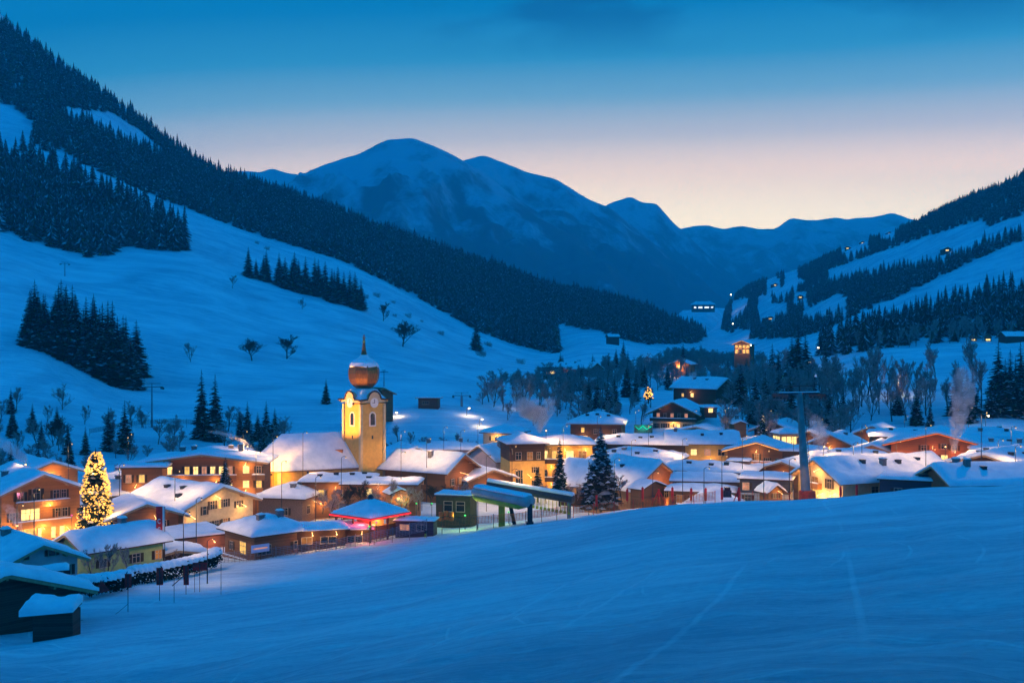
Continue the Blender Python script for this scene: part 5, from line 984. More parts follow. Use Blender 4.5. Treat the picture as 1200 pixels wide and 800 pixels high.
# ---------------------------------------------------------------- lit pavilion, bar and stalls
o=thing('lit_pavilion','square bar pavilion with snow roof edged in red light','pavilion',P(434,620,184),R(45)-math.atan(166/F)*-1); S=4.7
b=MB(); z0=2.5
b.add([(-S,-S,z0),(S,-S,z0),(S,S,z0),(-S,S,z0),(-S,-S,z0+.3),(S,-S,z0+.3),(S,S,z0+.3),(-S,S,z0+.3),(0,0,z0+2.5)],[(3,2,1,0),(0,1,5,4),(1,2,6,5),(2,3,7,6),(3,0,4,7),(4,5,8),(5,6,8),(6,7,8),(7,4,8)]); b.build('roof',M['dwood'],o)
snow_slab(lambda X,Y: z0+.32+2.2/S*np.minimum(S-np.abs(X),S-np.abs(Y)),-S+.05,S-.05,-S+.05,S-.05,.35,3,26,26).build('roof_snow',M['rsnow'],o,True)
b=MB(); c=S+.06; b.tube([(-c,-c,z0+.12),(c,-c,z0+.12),(c,c,z0+.12),(-c,c,z0+.12),(-c,-c,z0+.12)],.13,5,caps=False); b.build('light_strip',M['ledred'],o)
b=MB(); b.lathe([(.5,z0+2.5),(.55,z0+3.0),(.3,z0+3.3),(.05,z0+3.4)],8); b.build('roof_cap',M['dmetal'],o)
for x,y in ((-4,-4),(4,-4),(4,4),(-4,4),(0,-4),(-4,0)):
    b=MB(); b.box(x-.12,x+.12,y-.12,y+.12,-2,z0-.005); b.build('post',M['dwood'],o)
b=MB(); b.box(-3,3,-3.2,-2.6,-1,1.1); b.box(-3.2,-2.6,-2.59,3,-1,1.1); b.build('bar_counter',M['owood'],o)
b=MB(); b.box(-1.6,1.6,-1.6,1.6,-1,2.2); b.build('bar_core',M['orange'],o)
lamp('bar_light',(0,-2.6,2.1),420,(1,.5,.15),.3,o); lamp('bar_light',(-3.6,-1.5,1.9),320,(1,.06,.08),.3,o); lamp('bar_light',(-4.6,-5.2,2.0),330,(1,.05,.06),.3,o); lamp('bar_light',(3.4,-3.8,1.4),240,(1,.15,.4),.3,o); lamp('bar_light',(4.6,.6,1.6),300,(1,.55,.2),.3,o)
for lab,apx,Wd,Ln,r in (('flat canopied bar hut with snow roof at the fence left of the red edged pavilion',(372,611,178),8.2,6,6),('second flat bar hut with snow roof below the red edged pavilion',(407,611,182),7.6,5,-4)):
    house('bar_hut',lab,apx,r,Wd,Ln,2.5,.5,'dwood','bar hut',kind='hip',ov=(.7,.7),snow=.4,wins=[('F',-2.0,.6,1.6,1.0,'m'),('F',1.4,.6,2.4,1.0,'d')],lights=[('F',-1.2,1.9,1.3,90),('F',2.6,1.9,1.3,70)])
house('bar_hut','low snowy shelter with pale panels right of the red edged pavilion',(488,605,184),-12,6.4,3.4,1.7,.2,'slate','shelter',kind='flat',ov=(.3,.3),snow=.3,wins=[('F',-1.6,.4,1.6,.9,'p'),('F',1.2,.4,1.6,.9,'d')])
house('bar_hut','little orange lit stall between pavilion and green lift hut',(470,571,214),20,3.6,3.2,2.6,.7,'owood','stall',ov=(.5,.5),snow=.4,lights=[('F',0,1.8,1.4,160)],wins=[('F',0,.8,1.4,1.1,'L')])
for px,py,Y,c,pw,lab in ((488,590,205,(.7,1,.12),700,'green spot lamp on a short post beside the pavilion'),(506,590,200,(.8,1,.12),900,'yellow green spot lamp on a short post by the green lift hut'),(545,604,190,(.7,1,.2),520,'yellow green spot lamp in the snow before the lift station'),(596,600,196,(.75,1,.2),420,'yellow green spot lamp under the lift machine'),(441,612,176,(1,.1,.4),120,'pink spot lamp at the pavilion corner'),(84,604,186,(1,.12,.55),380,'pink spot lamp between honey chalet and light covered tree'),(433,617,174,(.3,1,.15),90,'small green spot lamp on the bar fence')):
    o=thing('spot_lamp',lab,'lamp',P(px,py,Y)); b=MB(); b.tube([(0,0,-3),(0,0,-.05)],.05,5); b.build('post',M['dmetal'],o)
    b=MB(); b.lathe([(.03,-.08),(.16,0),(.16,.14),(.03,.2)],8); b.build('lamp_head',M['ledgreen'] if c[1]>.9 else M['ledpink'],o); lamp('spot_light',(0,-.3,.5),pw,c,.3,o)
# added teal emitter for the light patch on the snow below the balcony chalet
o=thing('teal_glow','added teal zigzag emitter for the light patch on the snow left of the balcony chalet','teal glow',P(754,501,335)); b=MB(); b.tube([(-2.6,0,.5),(-1.4,0,-.5),(-.2,0,.6),(1.0,0,-.5),(2.4,0,.4)],.14,5); b.build('tube',M['teal'],o); b=MB(); b.box(-2.8,2.8,.2,.3,-1.6,.9); b.build('board',M['dmetal'],o); lamp('teal_glow_light',(0,-1.6,0),500,(0,1,.65),.5,o)
# ---------------------------------------------------------------- lift station
o=thing('lift_hut','dark green boarded lift hut with flat snowy roof','lift hut',P(535,603,199),R(-14)); b=MB(); b.box(-3.2,3.2,-2.2,2.2,-2,3.6); b.build('wall',M['dgreen'],o)
b=MB(); b.box(-3.5,3.5,-2.5,2.5,3.605,3.85); b.build('roof',M['dmetal'],o); snow_slab(lambda X,Y: X*0+3.86,-3.45,3.45,-2.45,2.45,.4,4,18,14).build('roof_snow',M['rsnow'],o,True)
for u,k in ((-.9,'d'),(1.4,'d')): window(o,6.4,4.4,'F',u,1.0,1.5,1.7,k,1)
b=MB(); b.box(-.5,.5,-.05,.02,0,2.1); b.build('door',M['dwood'],o,loc=(-2.5,-2.2,0))
A=P(557,576,190); B_=P(623,589,184)
o=thing('lift_station','chairlift terminal with long rounded grey shell on a lime column and dark steel leg','chairlift station',P(590,604,188)); d=(B_-A); Ln=d.length; d.normalize(); mid=(A+B_)/2-o.location
sd=Vector((-d.y,d.x,0)).normalized(); upv=sd.cross(d)*-1
if upv.z<0: upv=-upv
def shell(prof,z0,m,name,l0=-1.0,l1=1.0):
    b=MB(); n=len(prof); vs=[]
    for t,k in ((l0,.55),(l0*.97,.85),(l0*.9,1),(l1*.9,1),(l1*.97,.85),(l1,.55)):
        for x,z in prof: vs.append(tuple(mid+d*(t*Ln/2)+sd*(x*k)+upv*(z0+z*k)))
    m_=6; b.add(vs,[(i*n+k,i*n+(k+1)%n,(i+1)*n+(k+1)%n,(i+1)*n+k) for i in range(m_-1) for k in range(n)]+[tuple(range(n))[::-1],tuple(range((m_-1)*n,m_*n))])
    return b.build(name,M[m],o,True)
shell([(1.9*math.cos(t),1.0*math.sin(t)) for t in np.linspace(0,2*math.pi,16,endpoint=False)],.15,'hull','canopy_shell')
shell([(1.7,-.3),(1.7,.1),(-1.7,.1),(-1.7,-.3),(-1.0,-.75),(1.0,-.75)],-.55,'lime','underside',-.94,.75)
shell([(1.5*math.cos(t),.35*math.sin(t)) for t in np.linspace(0,2*math.pi,14,endpoint=False)],1.08,'rsnow','canopy_snow',-.97,.9)
b=MB(); b.box(-.55,.55,-.5,.5,-3,2.7); b.build('column',M['lime'],o,loc=(-.3,0,0)); b=MB(); b.tube([(1.0,0,2.6),(2.0,0,-2)],.32,8); b.build('brace',M['dmetal'],o,loc=(0,.3,0))
q=P(621,611,184)-o.location; b=MB(); b.box(-.42,.42,-.42,.42,-2,3.0); b.box(-.6,.6,-.6,.6,-.4,0); b.build('leg',M['dmetal'],o,loc=q)
b=MB()
for i in range(9): b.tube([tuple(mid+d*(Ln*(-.42+i*.1))+sd*1.9+upv*-.9),tuple(mid+d*(Ln*(-.42+i*.1))+sd*1.9+upv*-1.25)],.28,8)
b.build('tyre_conveyor',M['dmetal'],o)
o2=thing('lift_station','dark girder of the second chairlift track behind the grey shell','chairlift track',P(640,604,200)); a0=P(572,568,206)-o2.location; a1=P(672,585,196)-o2.location
b=MB(); b.tube([a0,a1],.75,8); b.build('girder',M['dmetal'],o2); dd=(a1-a0)
b=MB(); b.tube([a0+Vector((0,0,.85)),a1+Vector((0,0,.85))],.45,8); b.build('girder_snow',M['rsnow'],o2)
for t in (.15,.5,.95): p=a0+dd*t; b=MB(); b.box(-.35,.35,-.35,.35,-6,0); b.build('leg',M['metal'],o2,loc=p)
for i in range(12):
    p=a0+dd*(.45+i*.045)+Vector((0,-.8,-.7)); b=MB(); b.tube([p,p-Vector((0,0,1.5))],.06,4); b.box(p.x-.25,p.x+.25,p.y-.05,p.y+.05,p.z-2.0,p.z-1.5); b.build('hanger',M['lime'],o2)
# ---------------------------------------------------------------- pylons
def pylon(label,px,foot,top,Y,r0,r1,arm,yaw,pad=False,lean=0.0,mast='metal'):
    o=thing('lift_pylon',label,'lift pylon',P(px,foot,Y),R(yaw)); h=(foot-top)/F*Y
    b=MB(); b.tube([(0,0,-3),(lean*.1,0,0),(lean,0,h)],[r0*1.05,r0,r1],14); b.build('mast',M[mast],o,True)
    b=MB(); b.tube([(-arm+lean,0,h-.1),(arm+lean,0,h-.1)],.11*arm/3,6); b.tube([(-arm*.8+lean,0,h+.9*arm/3),(arm*.8+lean,0,h+.9*arm/3)],.08,4); b.tube([(lean,0,h-.2),(lean,0,h+1.0*arm/3)],.12,5); b.build('crossarm',M['dmetal'],o)
    for sg in (-1,1):
        b=MB(); b.box(sg*arm*.95+lean-.12,sg*arm*.95+lean+.12,-2.0*arm/3,2.0*arm/3,h-.55*arm/3,h-.15)
        for k in range(5): b.lathe([(.02,h-.8*arm/3),(.2*arm/3,h-.75*arm/3),(.2*arm/3,h-.6*arm/3),(.02,h-.55*arm/3)],8,c=(sg*arm*.95+lean,(-1.7+.85*k)*arm/3))
        b.build('sheave_train',M['dmetal'],o)
    if pad:
        b=MB(); b.lathe([(r0+.55,-1),(r0+.6,.2),(r0+.5,2.0),(r0+.1,2.15)],12); b.build('base_padding',M['red'],o)
    return o,h
o,h=pylon('tall grey lift pylon with snowy crossarm and red padded base',946,589,460,186,.85,.45,3.8,18,True,-1.5,'pylon')
b=MB(); b.box(-3.9-1.5,3.9-1.5,-.15,.15,h+.06,h+.20); b.build('arm_snow',M['rsnow'],o)
b=MB(); b.tube([(.98,0,2),(-.85,0,h)],.05,4); 
for i in range(30): z=2+i*(h-3)/30; b.tube([(1.0-z/h*1.85,-.25,z),(1.0-z/h*1.85,.25,z)],.03,3)
b.build('ladder',M['dmetal'],o)
pylon('lift pylon with short crossarm standing on the meadow below the grove',178,497,453,372,.34,.2,3.6,30)
pylon('tilted lift pylon high on the left slope',76,325,309,640,.3,.2,2.6,40)
pylon('lift pylon with T shaped top right of the slope hut',541,472,463,420,.45,.4,3.4,10)
pylon('small leaning lift mast right of the church dome',450,449,435,470,.22,.15,1.6,60)
# ---------------------------------------------------------------- fences, poles, banners
def net_fence(label,pts,h,m,posts,net='orange_net'):
    o=thing('safety_fence',label,'fence',P(*pts[0])); base=o.location.copy(); W3=[P(*p)-base for p in pts]
    tot=sum((b-a).length for a,b in zip(W3,W3[1:])); 
    def along(t):
        L_=t*tot
        for a,b in zip(W3,W3[1:]):
            l=(b-a).length
            if L_<=l+1e-6: return a.lerp(b,min(1,L_/l))
            L_-=l
        return W3[-1]
    f=MB(); n=int(tot/.55)
    for k in range(8): f.tube([along(i/n)+Vector((0,.03*math.sin(i),h*(.08+.125*k)+.04*math.sin(i*.7+k))) for i in range(n+1)],.04,3,caps=False)
    for i in range(n): a=along(i/n); f.tube([a+Vector((0,0,h*.1)),a+Vector((.1,0,h*.95))],.03,3,caps=False)
    f.build('net',M[net],o)
    for i in range(posts):
        p=along(i/(posts-1)); b=MB(); b.tube([(0,0,-1.2),(0,0,h+.15)],.05,5); b.build('post',M[m],o,loc=p)
net_fence('long orange net fence along the piste edge before the orange chalet',[(672,602,196),(720,598,194),(770,593,190),(838,586,186)],1.5,'red',8)
net_fence('orange net fence around the pylon and slate box house',[(868,588,184),(900,588,182),(935,588,180),(955,586,180)],1.6,'red',7)
net_fence('orange red net fence in front of the lift station',[(518,617,184),(560,614,185),(600,611,187),(650,604,190),(668,601,192)],1.4,'dmetal',9)
net_fence('thin pale rail fence along the piste below the bar huts',[(250,662,168),(300,658,169),(350,652,171),(400,644,173),(450,634,176),(500,622,180)],1.9,'metal',12,'metal')
net_fence('dark wooden rail fence across the meadow foot behind the wide hotel',[(105,508,352),(160,498,356),(200,496,358),(240,498,358),(310,503,356)],1.6,'dtrim',14,'dtrim')
for px,top,foot,Y,lab in ((753,571,588,192,'first red padded pole left of the orange chalet corner'),(772,573,590,192,'red padded pole with slanting brace below the orange chalet'),(788,571,588,191,'red padded pole beside the bright orange chalet corner'),(810,572,587,190,'red padded pole before the low window front building'),(827,572,587,190,'thick red padded pole in the middle of the pole row'),(846,571,586,189,'red padded pole left of the leaning braced pole'),(866,571,589,187,'tall red padded pole at the corner of the orange pylon fence'),(985,570,584,182,'short red pole before the boarded long house wall'),(1004,568,583,181,'second short red pole before the boarded long house wall'),(735,573,588,193,'red padded pole right of the big snowy spruce'),(699,580,594,194,'tilted red marker at the foot of the big snowy spruce')):
    o=thing('padded_pole',lab,'pole',P(px,foot,Y)); h=(foot-top)/F*Y; b=MB(); b.tube([(0,0,-1),(0,0,h+.2)],.05,5); b.build('pole',M['dmetal'],o); b=MB(); b.lathe([(.05,.1),(.2,.14),(.22,h*.5),(.2,h),(.05,h+.06)],8); b.build('padding',M['red'],o)
    if 'brace' in lab and 'slanting' in lab: b=MB(); b.tube([(.1,0,h*.9),(1.3,0,0)],.07,5); b.tube([(-.1,0,h*.9),(-1.1,0,.0)],.07,5); b.build('brace',M['red'],o)
o=thing('padded_pole','leaning red pole propping the tall corner pole','pole',P(858,588,187)); b=MB(); b.tube([(0,0,-.5),(1.1,0,2.2)],.08,6); b.build('pole',M['red'],o)
o=thing('snow_groomer','small dark machine with a light parked on the snow below the tilting snow mound','snow machine',P(852,580,192)); b=MB(); b.box(-.7,.7,-.5,.5,-.3,.9); b.box(-.4,.4,-.6,-.5,.2,.7); b.build('body',M['dmetal'],o); b=MB(); b.box(-.5,.5,-.5,.5,.905,1.4); b.build('cab',M['glass'],o)
# red flags and triangle at the left
for px,top,foot,Y,w,hf,lab in ((150,672,719,112,.34,1.4,'red flag on the tall pole nearest the barn'),(187,665,699,121,.36,1.9,'red flag on a pole before the left part of the curved hedge'),(218,663,686,128,.30,2.2,'narrow red flag on the leaning braced pole'),(234,659,686,131,.85,.95,'wide red flag at the right end of the curved hedge')):
    o=thing('piste_flag',lab,'flag',P(px,foot,Y)); h=(foot-top)/F*Y
    b=MB(); b.tube([(0,0,-1),(0,0,h)],.035,6); b.build('pole',M['dmetal'],o)
    b=MB(); n=8; vs=[]; 
    for i in range(n+1):
        z=h-hf*i/n; y=.05*math.sin(i*1.1); vs+=[(-w,y,z),(w,y+.04,z),(w,y+.08,z),(-w,y+.04,z)]
    b.add(vs,[(i*4+k,i*4+(k+1)%4,(i+1)*4+(k+1)%4,(i+1)*4+k) for i in range(n) for k in range(4)]+[(0,1,2,3)[::-1],tuple(n*4+k for k in range(4))]); b.build('cloth',M['red'],o,True)
    if 'leaning' in lab: b=MB(); b.tube([(-.05,0,h*.6),(-1.6,0,.0)],.06,5); b.build('brace',M['dmetal'],o)
for px,top,foot,Y,lab in ((93,716,738,104,'thin dark stake just right of the snow capped wood store'),(204,671,705,120,'thin dark stake left of the leaning braced pole'),(259,660,690,126,'thin dark stake at the right end of the flag row'),(228,668,688,131,'short thin stake beside the wide red flag')):
    o=link('snow_stake',None,None,P(px,foot,Y)); b=MB(); b.tube([(0,0,-1),(0,0,(foot-top)/F*Y)],.03,5); bpy.data.objects.remove(o); o=b.build('snow_stake',M['dmetal'],None,loc=P(px,foot,Y)); tag(o,lab,'stake')
o=thing('slope_marker','red triangular marker pad standing in the snow before the bare garden trees','marker',P(119,693,118)); b=MB()
b.add([(-.75,0,-.1),(0,-.1,1.35),(.15,0,-.1),(-.3,.5,-.1)],[(0,2,1),(2,3,1),(3,0,1),(0,3,2)]); b.add([(.0,-.15,-.1),(.1,-.2,1.25),(.95,-.1,.15),(.5,.5,-.05)],[(0,2,1),(2,3,1),(3,0,1),(0,3,2)]); b.build('pad',M['red'],o)
o=thing('rope_line','slack rope strung from the wood store towards the first red flag','rope',P(95,726,106)); e=P(150,707,112)-o.location; b=MB(); b.tube([Vector((0,0,0)).lerp(e,i/10)-Vector((0,0,.8*math.sin(math.pi*i/10))) for i in range(11)],.025,4); b.build('rope',M['dmetal'],o)
o=thing('banner','tall narrow red banner with white edge and pale lettering on a pole','banner',P(188,686,158)); h=11.4
b=MB(); b.tube([(.62,0,-2),(.62,0,h)],.06,6); b.build('pole',M['metal'],o)
b=MB(); b.box(-.62,.30,-.03,.03,6.0,h); b.build('cloth',M['red'],o); b=MB(); b.box(.303,.56,-.03,.03,6.0,h); b.build('white_edge',M['white'],o)
b=MB()
for z in (9.3,8.1,7.0):
    for k in range(10):
        a0=R(40+28*k); a1=R(40+28*(k+1)); 
        b.add([(-.16+.26*math.cos(a0),-.036,z+.36*math.sin(a0)),(-.16+.26*math.cos(a1),-.036,z+.36*math.sin(a1)),(-.16+.16*math.cos(a1),-.036,z+.24*math.sin(a1)),(-.16+.16*math.cos(a0),-.036,z+.24*math.sin(a0))],[(0,1,2,3)])
b.build('lettering',M['white'],o)
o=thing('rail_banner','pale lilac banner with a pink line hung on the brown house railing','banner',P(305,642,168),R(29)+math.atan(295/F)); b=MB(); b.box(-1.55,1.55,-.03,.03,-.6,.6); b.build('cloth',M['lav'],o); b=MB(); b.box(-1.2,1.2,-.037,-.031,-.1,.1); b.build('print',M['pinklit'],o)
# crates and orange pads by the lift hut
for i,(px,py,w) in enumerate(((517,608,.5),(523,607,.55),(529,608,.5))):
    o=thing('padding_stack',('orange padding roll left of the lift hut door','orange padding roll before the lift hut door','orange padding roll right of the lift hut door')[i],'padding',P(px,py,190)); b=MB(); b.lathe([(.1,-.3),(.42,-.25),(.42,1.2),(.1,1.3)],10); b.build('roll',M['orange_net'],o,True); b=MB(); b.lathe([(.43,.3),(.45,.32),(.45,.42),(.43,.44)],10); b.build('strap',M['dmetal'],o)
# ---------------------------------------------------------------- the standing person
sk=bpy.data.meshes.new('person'); V=[(0,0,.95),(0,0,1.2),(0,.02,1.42),(0,0,1.53),(0,-.01,1.66),(0,-.01,1.78),(.2,.0,1.40),(.27,-.02,1.14),(.24,-.16,.94),(-.2,0,1.40),(-.28,-.03,1.14),(-.22,-.18,.96),(.1,0,.92),(.13,-.03,.50),(.14,.02,.08),(.15,-.14,.03),(-.1,0,.92),(-.13,.02,.50),(-.15,.06,.08),(-.16,-.10,.03)]
E=[(0,1),(1,2),(2,3),(3,4),(4,5),(2,6),(6,7),(7,8),(2,9),(9,10),(10,11),(0,12),(12,13),(13,14),(14,15),(0,16),(16,17),(17,18),(18,19)]
RD=[.15,.15,.17,.065,.105,.07,.085,.062,.05,.085,.062,.05,.10,.075,.06,.05,.10,.075,.06,.05]
sk.from_pydata(V,E,[]); pe=bpy.data.objects.new('person',sk); COL.objects.link(pe); pe.location=P(499,631.5,180); pe.rotation_euler=(0,0,.5)
m=pe.modifiers.new('skin','SKIN')
for i,q in enumerate(sk.skin_vertices[0].data): q.radius=(RD[i],RD[i]); q.use_root=(i==0)
sb=pe.modifiers.new('sub','SUBSURF'); sb.levels=1; sb.render_levels=1
dg=bpy.context.evaluated_depsgraph_get(); me=bpy.data.meshes.new_from_object(pe.evaluated_get(dg)); pe.modifiers.clear(); pe.data=me
me.materials.clear()
for k in ('jacket','trouser','skin','dmetal'): me.materials.append(M[k])
for p in me.polygons:
    z=p.center.z; p.material_index=3 if z<.12 else 1 if z<.93 else 0 if z<1.53 else 2; p.use_smooth=True
tag(pe,'person in a dark jacket and lime trousers standing at the piste edge','person')
b=MB(); b.lathe([(.115,1.66),(.125,1.72),(.11,1.80),(.06,1.85),(.01,1.86)],10); b.build('helmet',M['dmetal'],pe)
# ---------------------------------------------------------------- lamps
def street_or_fill_lamp(px,Y,h,power,label,group=None,foot=None,col=(1,.56,.22),m='lamp',bulb_r=.2,arm=.9,cone=None):
    loc=on_ground(px,Y) if foot is None else P(px,foot,Y)
    o=thing('street_or_fill_lamp',label,'street lamp',loc,0,group)
    b=MB(); b.tube([(0,0,-1),(0,0,h)],[.09,.05],6); b.tube([(0,0,h),(arm*.5,-.1,h+.35),(arm,-.2,h+.3)],.04,5); b.build('pole',M['dmetal'],o)
    b=MB(); b.lathe([(.05,h+.32),(bulb_r*1.5,h+.22),(bulb_r*1.4,h+.16)],10,c=(arm,-.2)); b.build('lamp_shade',M['dmetal'],o)
    b=MB(); b.lathe([(.02,h-bulb_r*1.2),(bulb_r*.8,h-bulb_r*.7),(bulb_r,h),(bulb_r*.8,h+.12),(.02,h+.155)],10,c=(arm,-.2)); b.build('bulb',M[m],o,True)
    lamp('street_or_fill_light',(arm,-.2,h-bulb_r*1.2-.25),power,col,.25,o,cone,(arm,-.2,0)) ; return o
for px,top,foot,Y,pw,lab in ((1095,407,413,610,5200,'bright street lamp standing alone on the lamp lit field'),(1050,448,460,455,5200,'warm street lamp among the slim trees on the right bank'),(945,424,436,560,4200,'glowing street lamp beside the biggest dark spruce'),(462,483,489,395,2600,'low lamp on the snow terrace right of the church tower'),(547,478,484,400,2600,'upper of two lamps on the snow bank behind the roofs'),(562,491,497,385,2800,'lower of two lamps on the snow bank behind the roofs'),(878,404,416,640,2500,'warm lamp below the big lit hall'),(858,379,385,1500,9000,'distant white lamp on the valley road'),(856,345,352,1900,12000,'distant reddish lamp on the opposite valley slope'),(602,463,470,430,1500,'small white lamp in front of the dark valley wood'),(1155,487,500,370,5200,'warm lamp glowing behind the spruces at the right edge'),(1193,444,452,470,2600,'lamp at the right edge beside the tall spruces'),(957,407,412,620,1200,'faint pinkish lamp at the left end of the lamp lit field')):
    street_or_fill_lamp(px,Y,(foot-top)/F*Y,pw*.3,lab,None,foot,(1,.66,.34) if 'white' not in lab else (1,.85,.7),'wlamp',.0006*Y+.05)
GS='added warm fill lamp on a tall pole between the snow roofs'  # lamps added as warm fill for roofs, walls, fences and flags
for px,Y,h,pw in ((40,172,9,2600),(1010,214,14,2600),(1085,210,14,2600),(1150,197,14,2600),(1185,232,14,2600),(870,232,14,2200),(660,262,14,2600),(720,206,8,3200),(800,202,8,1800),(895,198,8,1800),(600,203,8,2000),(215,152,7,1500),(320,232,14,1900),(355,240,14,1900),(285,246,14,1500),(540,260,13,1900),(470,255,13,1900),(925,181,5.5,620),(243,139,4.5,420),(765,192,5,620),(825,189,5,520),(560,188,5,700),(140,205,11,3600),(205,200,10,1700),(230,170,8,1800),(330,205,11,2200),(300,222,12,2000),(400,214,11,2200),(370,192,9,2200),(470,228,11,2200),(500,250,12,2200),(520,285,12,3600),(560,300,12,3400),(570,240,10,2800),(600,250,11,3000),(640,258,10,2600),(700,300,13,3600),(690,230,10,2800),(740,250,12,3600),(760,285,12,3600),(745,330,11,3200),(800,262,11,3600),(812,310,12,3200),(850,330,11,3000),(846,206,8,1800),(870,262,11,3600),(890,250,11,3200),(930,255,12,3200),(965,240,12,3400),(1000,235,12,3800),(1010,285,12,3600),(1050,238,12,3600),(1090,222,11,3400),(1120,245,12,3600),(1135,300,14,2600),(1170,230,12,3600),(1190,205,10,3200),(900,330,11,2800),(150,262,12,3200),(80,240,12,3000),(20,150,8,1500),(115,168,8,1600),(960,330,10,2600),(1060,340,10,3000),(1120,350,10,2600)):
    street_or_fill_lamp(px,Y,h*1.2,pw*.85,GS,'added village fill lamps',m='lampd',bulb_r=.09,cone=166)
# ---------------------------------------------------------------- steam plumes from chimneys
def plume(label,px,py,Y,pts,dens,seed,aniso=.3):
    # pts: (dpx,dpy,radius px) from the chimney mouth upwards
    o=MB(); s=F/Y; base=P(px,py,Y); n=14; vs=[]
    rg=random.Random(seed)
    P3=[Vector((a/s,0,-b/s)) for a,b,r in pts]; RR=[r/s for a,b,r in pts]
    rings=22; L_=len(pts)-1
    for i in range(rings+1):
        t=i/rings*L_; k=min(int(t),L_-1); u=t-k; c=P3[k].lerp(P3[k+1],u); r=RR[k]*(1-u)+RR[k+1]*u
        r*=math.sqrt(max(.02,1-(max(0,i/rings-.8)/.2)**2)) 
        for j in range(n):
            a=2*math.pi*j/n; q=r*(1+.22*math.sin(3*a+i*.9+seed)+.12*math.sin(5*a-i*1.3)); vs.append(tuple(c+Vector((q*math.cos(a),q*math.sin(a)*.8,.15*q*math.sin(2*a+i)))))
    o.add(vs,[(i*n+j,i*n+(j+1)%n,(i+1)*n+(j+1)%n,(i+1)*n+j) for i in range(rings) for j in range(n)]+[tuple(range(n))[::-1],tuple(range(rings*n,(rings+1)*n))])
    m,nt,out=new_mat('steam'); L=nt.links.new; pv=N(nt,'ShaderNodeVolumePrincipled'); L(pv.outputs[0],out.inputs['Volume']); pv.inputs['Color'].default_value=(.96,.95,.95,1); pv.inputs['Anisotropy'].default_value=aniso
    tc=N(nt,'ShaderNodeTexCoord'); nz=N(nt,'ShaderNodeTexNoise'); L(tc.outputs['Object'],nz.inputs['Vector']); R0=max(RR); nz.inputs['Scale'].default_value=1.3/R0; nz.inputs['Detail'].default_value=2; nz.inputs['Distortion'].default_value=.8
    mr=N(nt,'ShaderNodeMapRange'); L(nz.outputs['Fac'],mr.inputs[0]); mr.inputs[1].default_value=.36; mr.inputs[2].default_value=.68
    # thins out with height, and towards the soft rim
    sp=N(nt,'ShaderNodeSeparateXYZ'); L(tc.outputs['Generated'],sp.inputs[0]); fd=N(nt,'ShaderNodeMapRange'); L(sp.outputs['Z'],fd.inputs[0]); fd.inputs[1].default_value=.0; fd.inputs[2].default_value=1.0; fd.inputs[3].default_value=dens; fd.inputs[4].default_value=dens*.22
    mu=N(nt,'ShaderNodeMath',operation='MULTIPLY'); L(mr.outputs[0],mu.inputs[0]); L(fd.outputs[0],mu.inputs[1]); L(mu.outputs[0],pv.inputs['Density'])
    ob=o.build('steam_plume',m,None,loc=base); return tag(ob,label,'steam',kind='stuff')
plume('pink steam plume rising in two puffs from the ochre hotel roof',632,508,275,[(0,0,1.5),(0,-10,6),(-6,-22,14),(-14,-32,18),(-14,-44,12)],2.2,1)
plume('smaller right hand puff of steam above the ochre hotel',633,507,277,[(0,0,1.5),(3,-12,5),(8,-26,9),(10,-42,8)],2.0,2)
plume('tall pale steam column above the red lit chalet roofs',1117,531,240,[(0,0,2.5),(3,-22,7),(8,-48,12),(12,-76,15),(14,-104,14)],1.2,3)
plume('pale steam drifting left from the wide hotel chimney',296,526,245,[(0,0,2),(-10,-8,5),(-24,-15,8),(-42,-20,9),(-52,-22,7)],1.4,4)
plume('steam drifting away behind the honey brown chalet',36,549,215,[(0,0,2),(-8,-10,6),(-18,-20,9),(-32,-30,11),(-46,-38,10)],1.3,5)
plume('glowing smoke puff at the chimney in front of the honey brown chalet',24,622,160,[(0,0,2),(-3,-9,6),(-7,-18,8),(-12,-26,8),(-18,-33,6)],1.2,6)
plume('pale steam puff behind the lift pylon',958,528,262,[(0,0,2),(4,-9,8),(3,-20,10),(0,-32,9),(-4,-44,7)],1.4,7)
plume('round steam puff above the smoking chimney behind the balcony chalet',811,446,430,[(0,0,1),(0,-3,3),(1,-7,5),(1,-11,4)],1.4,8)
for px,py,Y,pw,lab in ((640,505,268,2600,'added lamp lighting the steam on the ochre hotel roof'),(1108,524,235,2600,'added lamp at the foot of the tall steam column'),(290,524,236,1500,'added lamp on the wide hotel beside its steaming chimney'),(20,617,156,700,'small added lamp at the smoking chimney before the honey brown chalet'),(966,524,256,1800,'added lamp beside the steam puff behind the pylon'),(30,545,208,900,'added lamp at the steaming vent behind the honey brown chalet')):
    o=thing('steam_fill_lamp',lab,'lamp',P(px,py,Y)); b=MB(); b.tube([(0,0,-2),(0,0,0)],.05,5); b.build('post',M['dmetal'],o); b=MB(); b.lathe([(.03,0),(.14,.06),(.14,.2),(.03,.26)],8); b.build('lamp_head',M['lamp'],o); lamp('steam_fill_light',(0,0,.7),pw,(1,.55,.24),.3,o)  # lamps added to brighten the steam plumes
# a ploughed heap of snow behind the pole row
b=MB(); n=18; vs=[(0,0,0)]
hx=np.linspace(-1,1,25); 
X,Y_=np.meshgrid(hx,hx); Z=np.clip(1-np.sqrt(X**2+Y_**2),0,1)**.8*3.6*(1+.3*fbm(X*2.2,Y_*2.2,5,3))-.4
o=link('snow_heap',grid_mesh('snow_heap',X*6.5,Y_*4.0,Z,M['rsnow']),None,P(838,590,198)); tag(o,'ploughed pointed heap of snow behind the red pole row','snow heap')
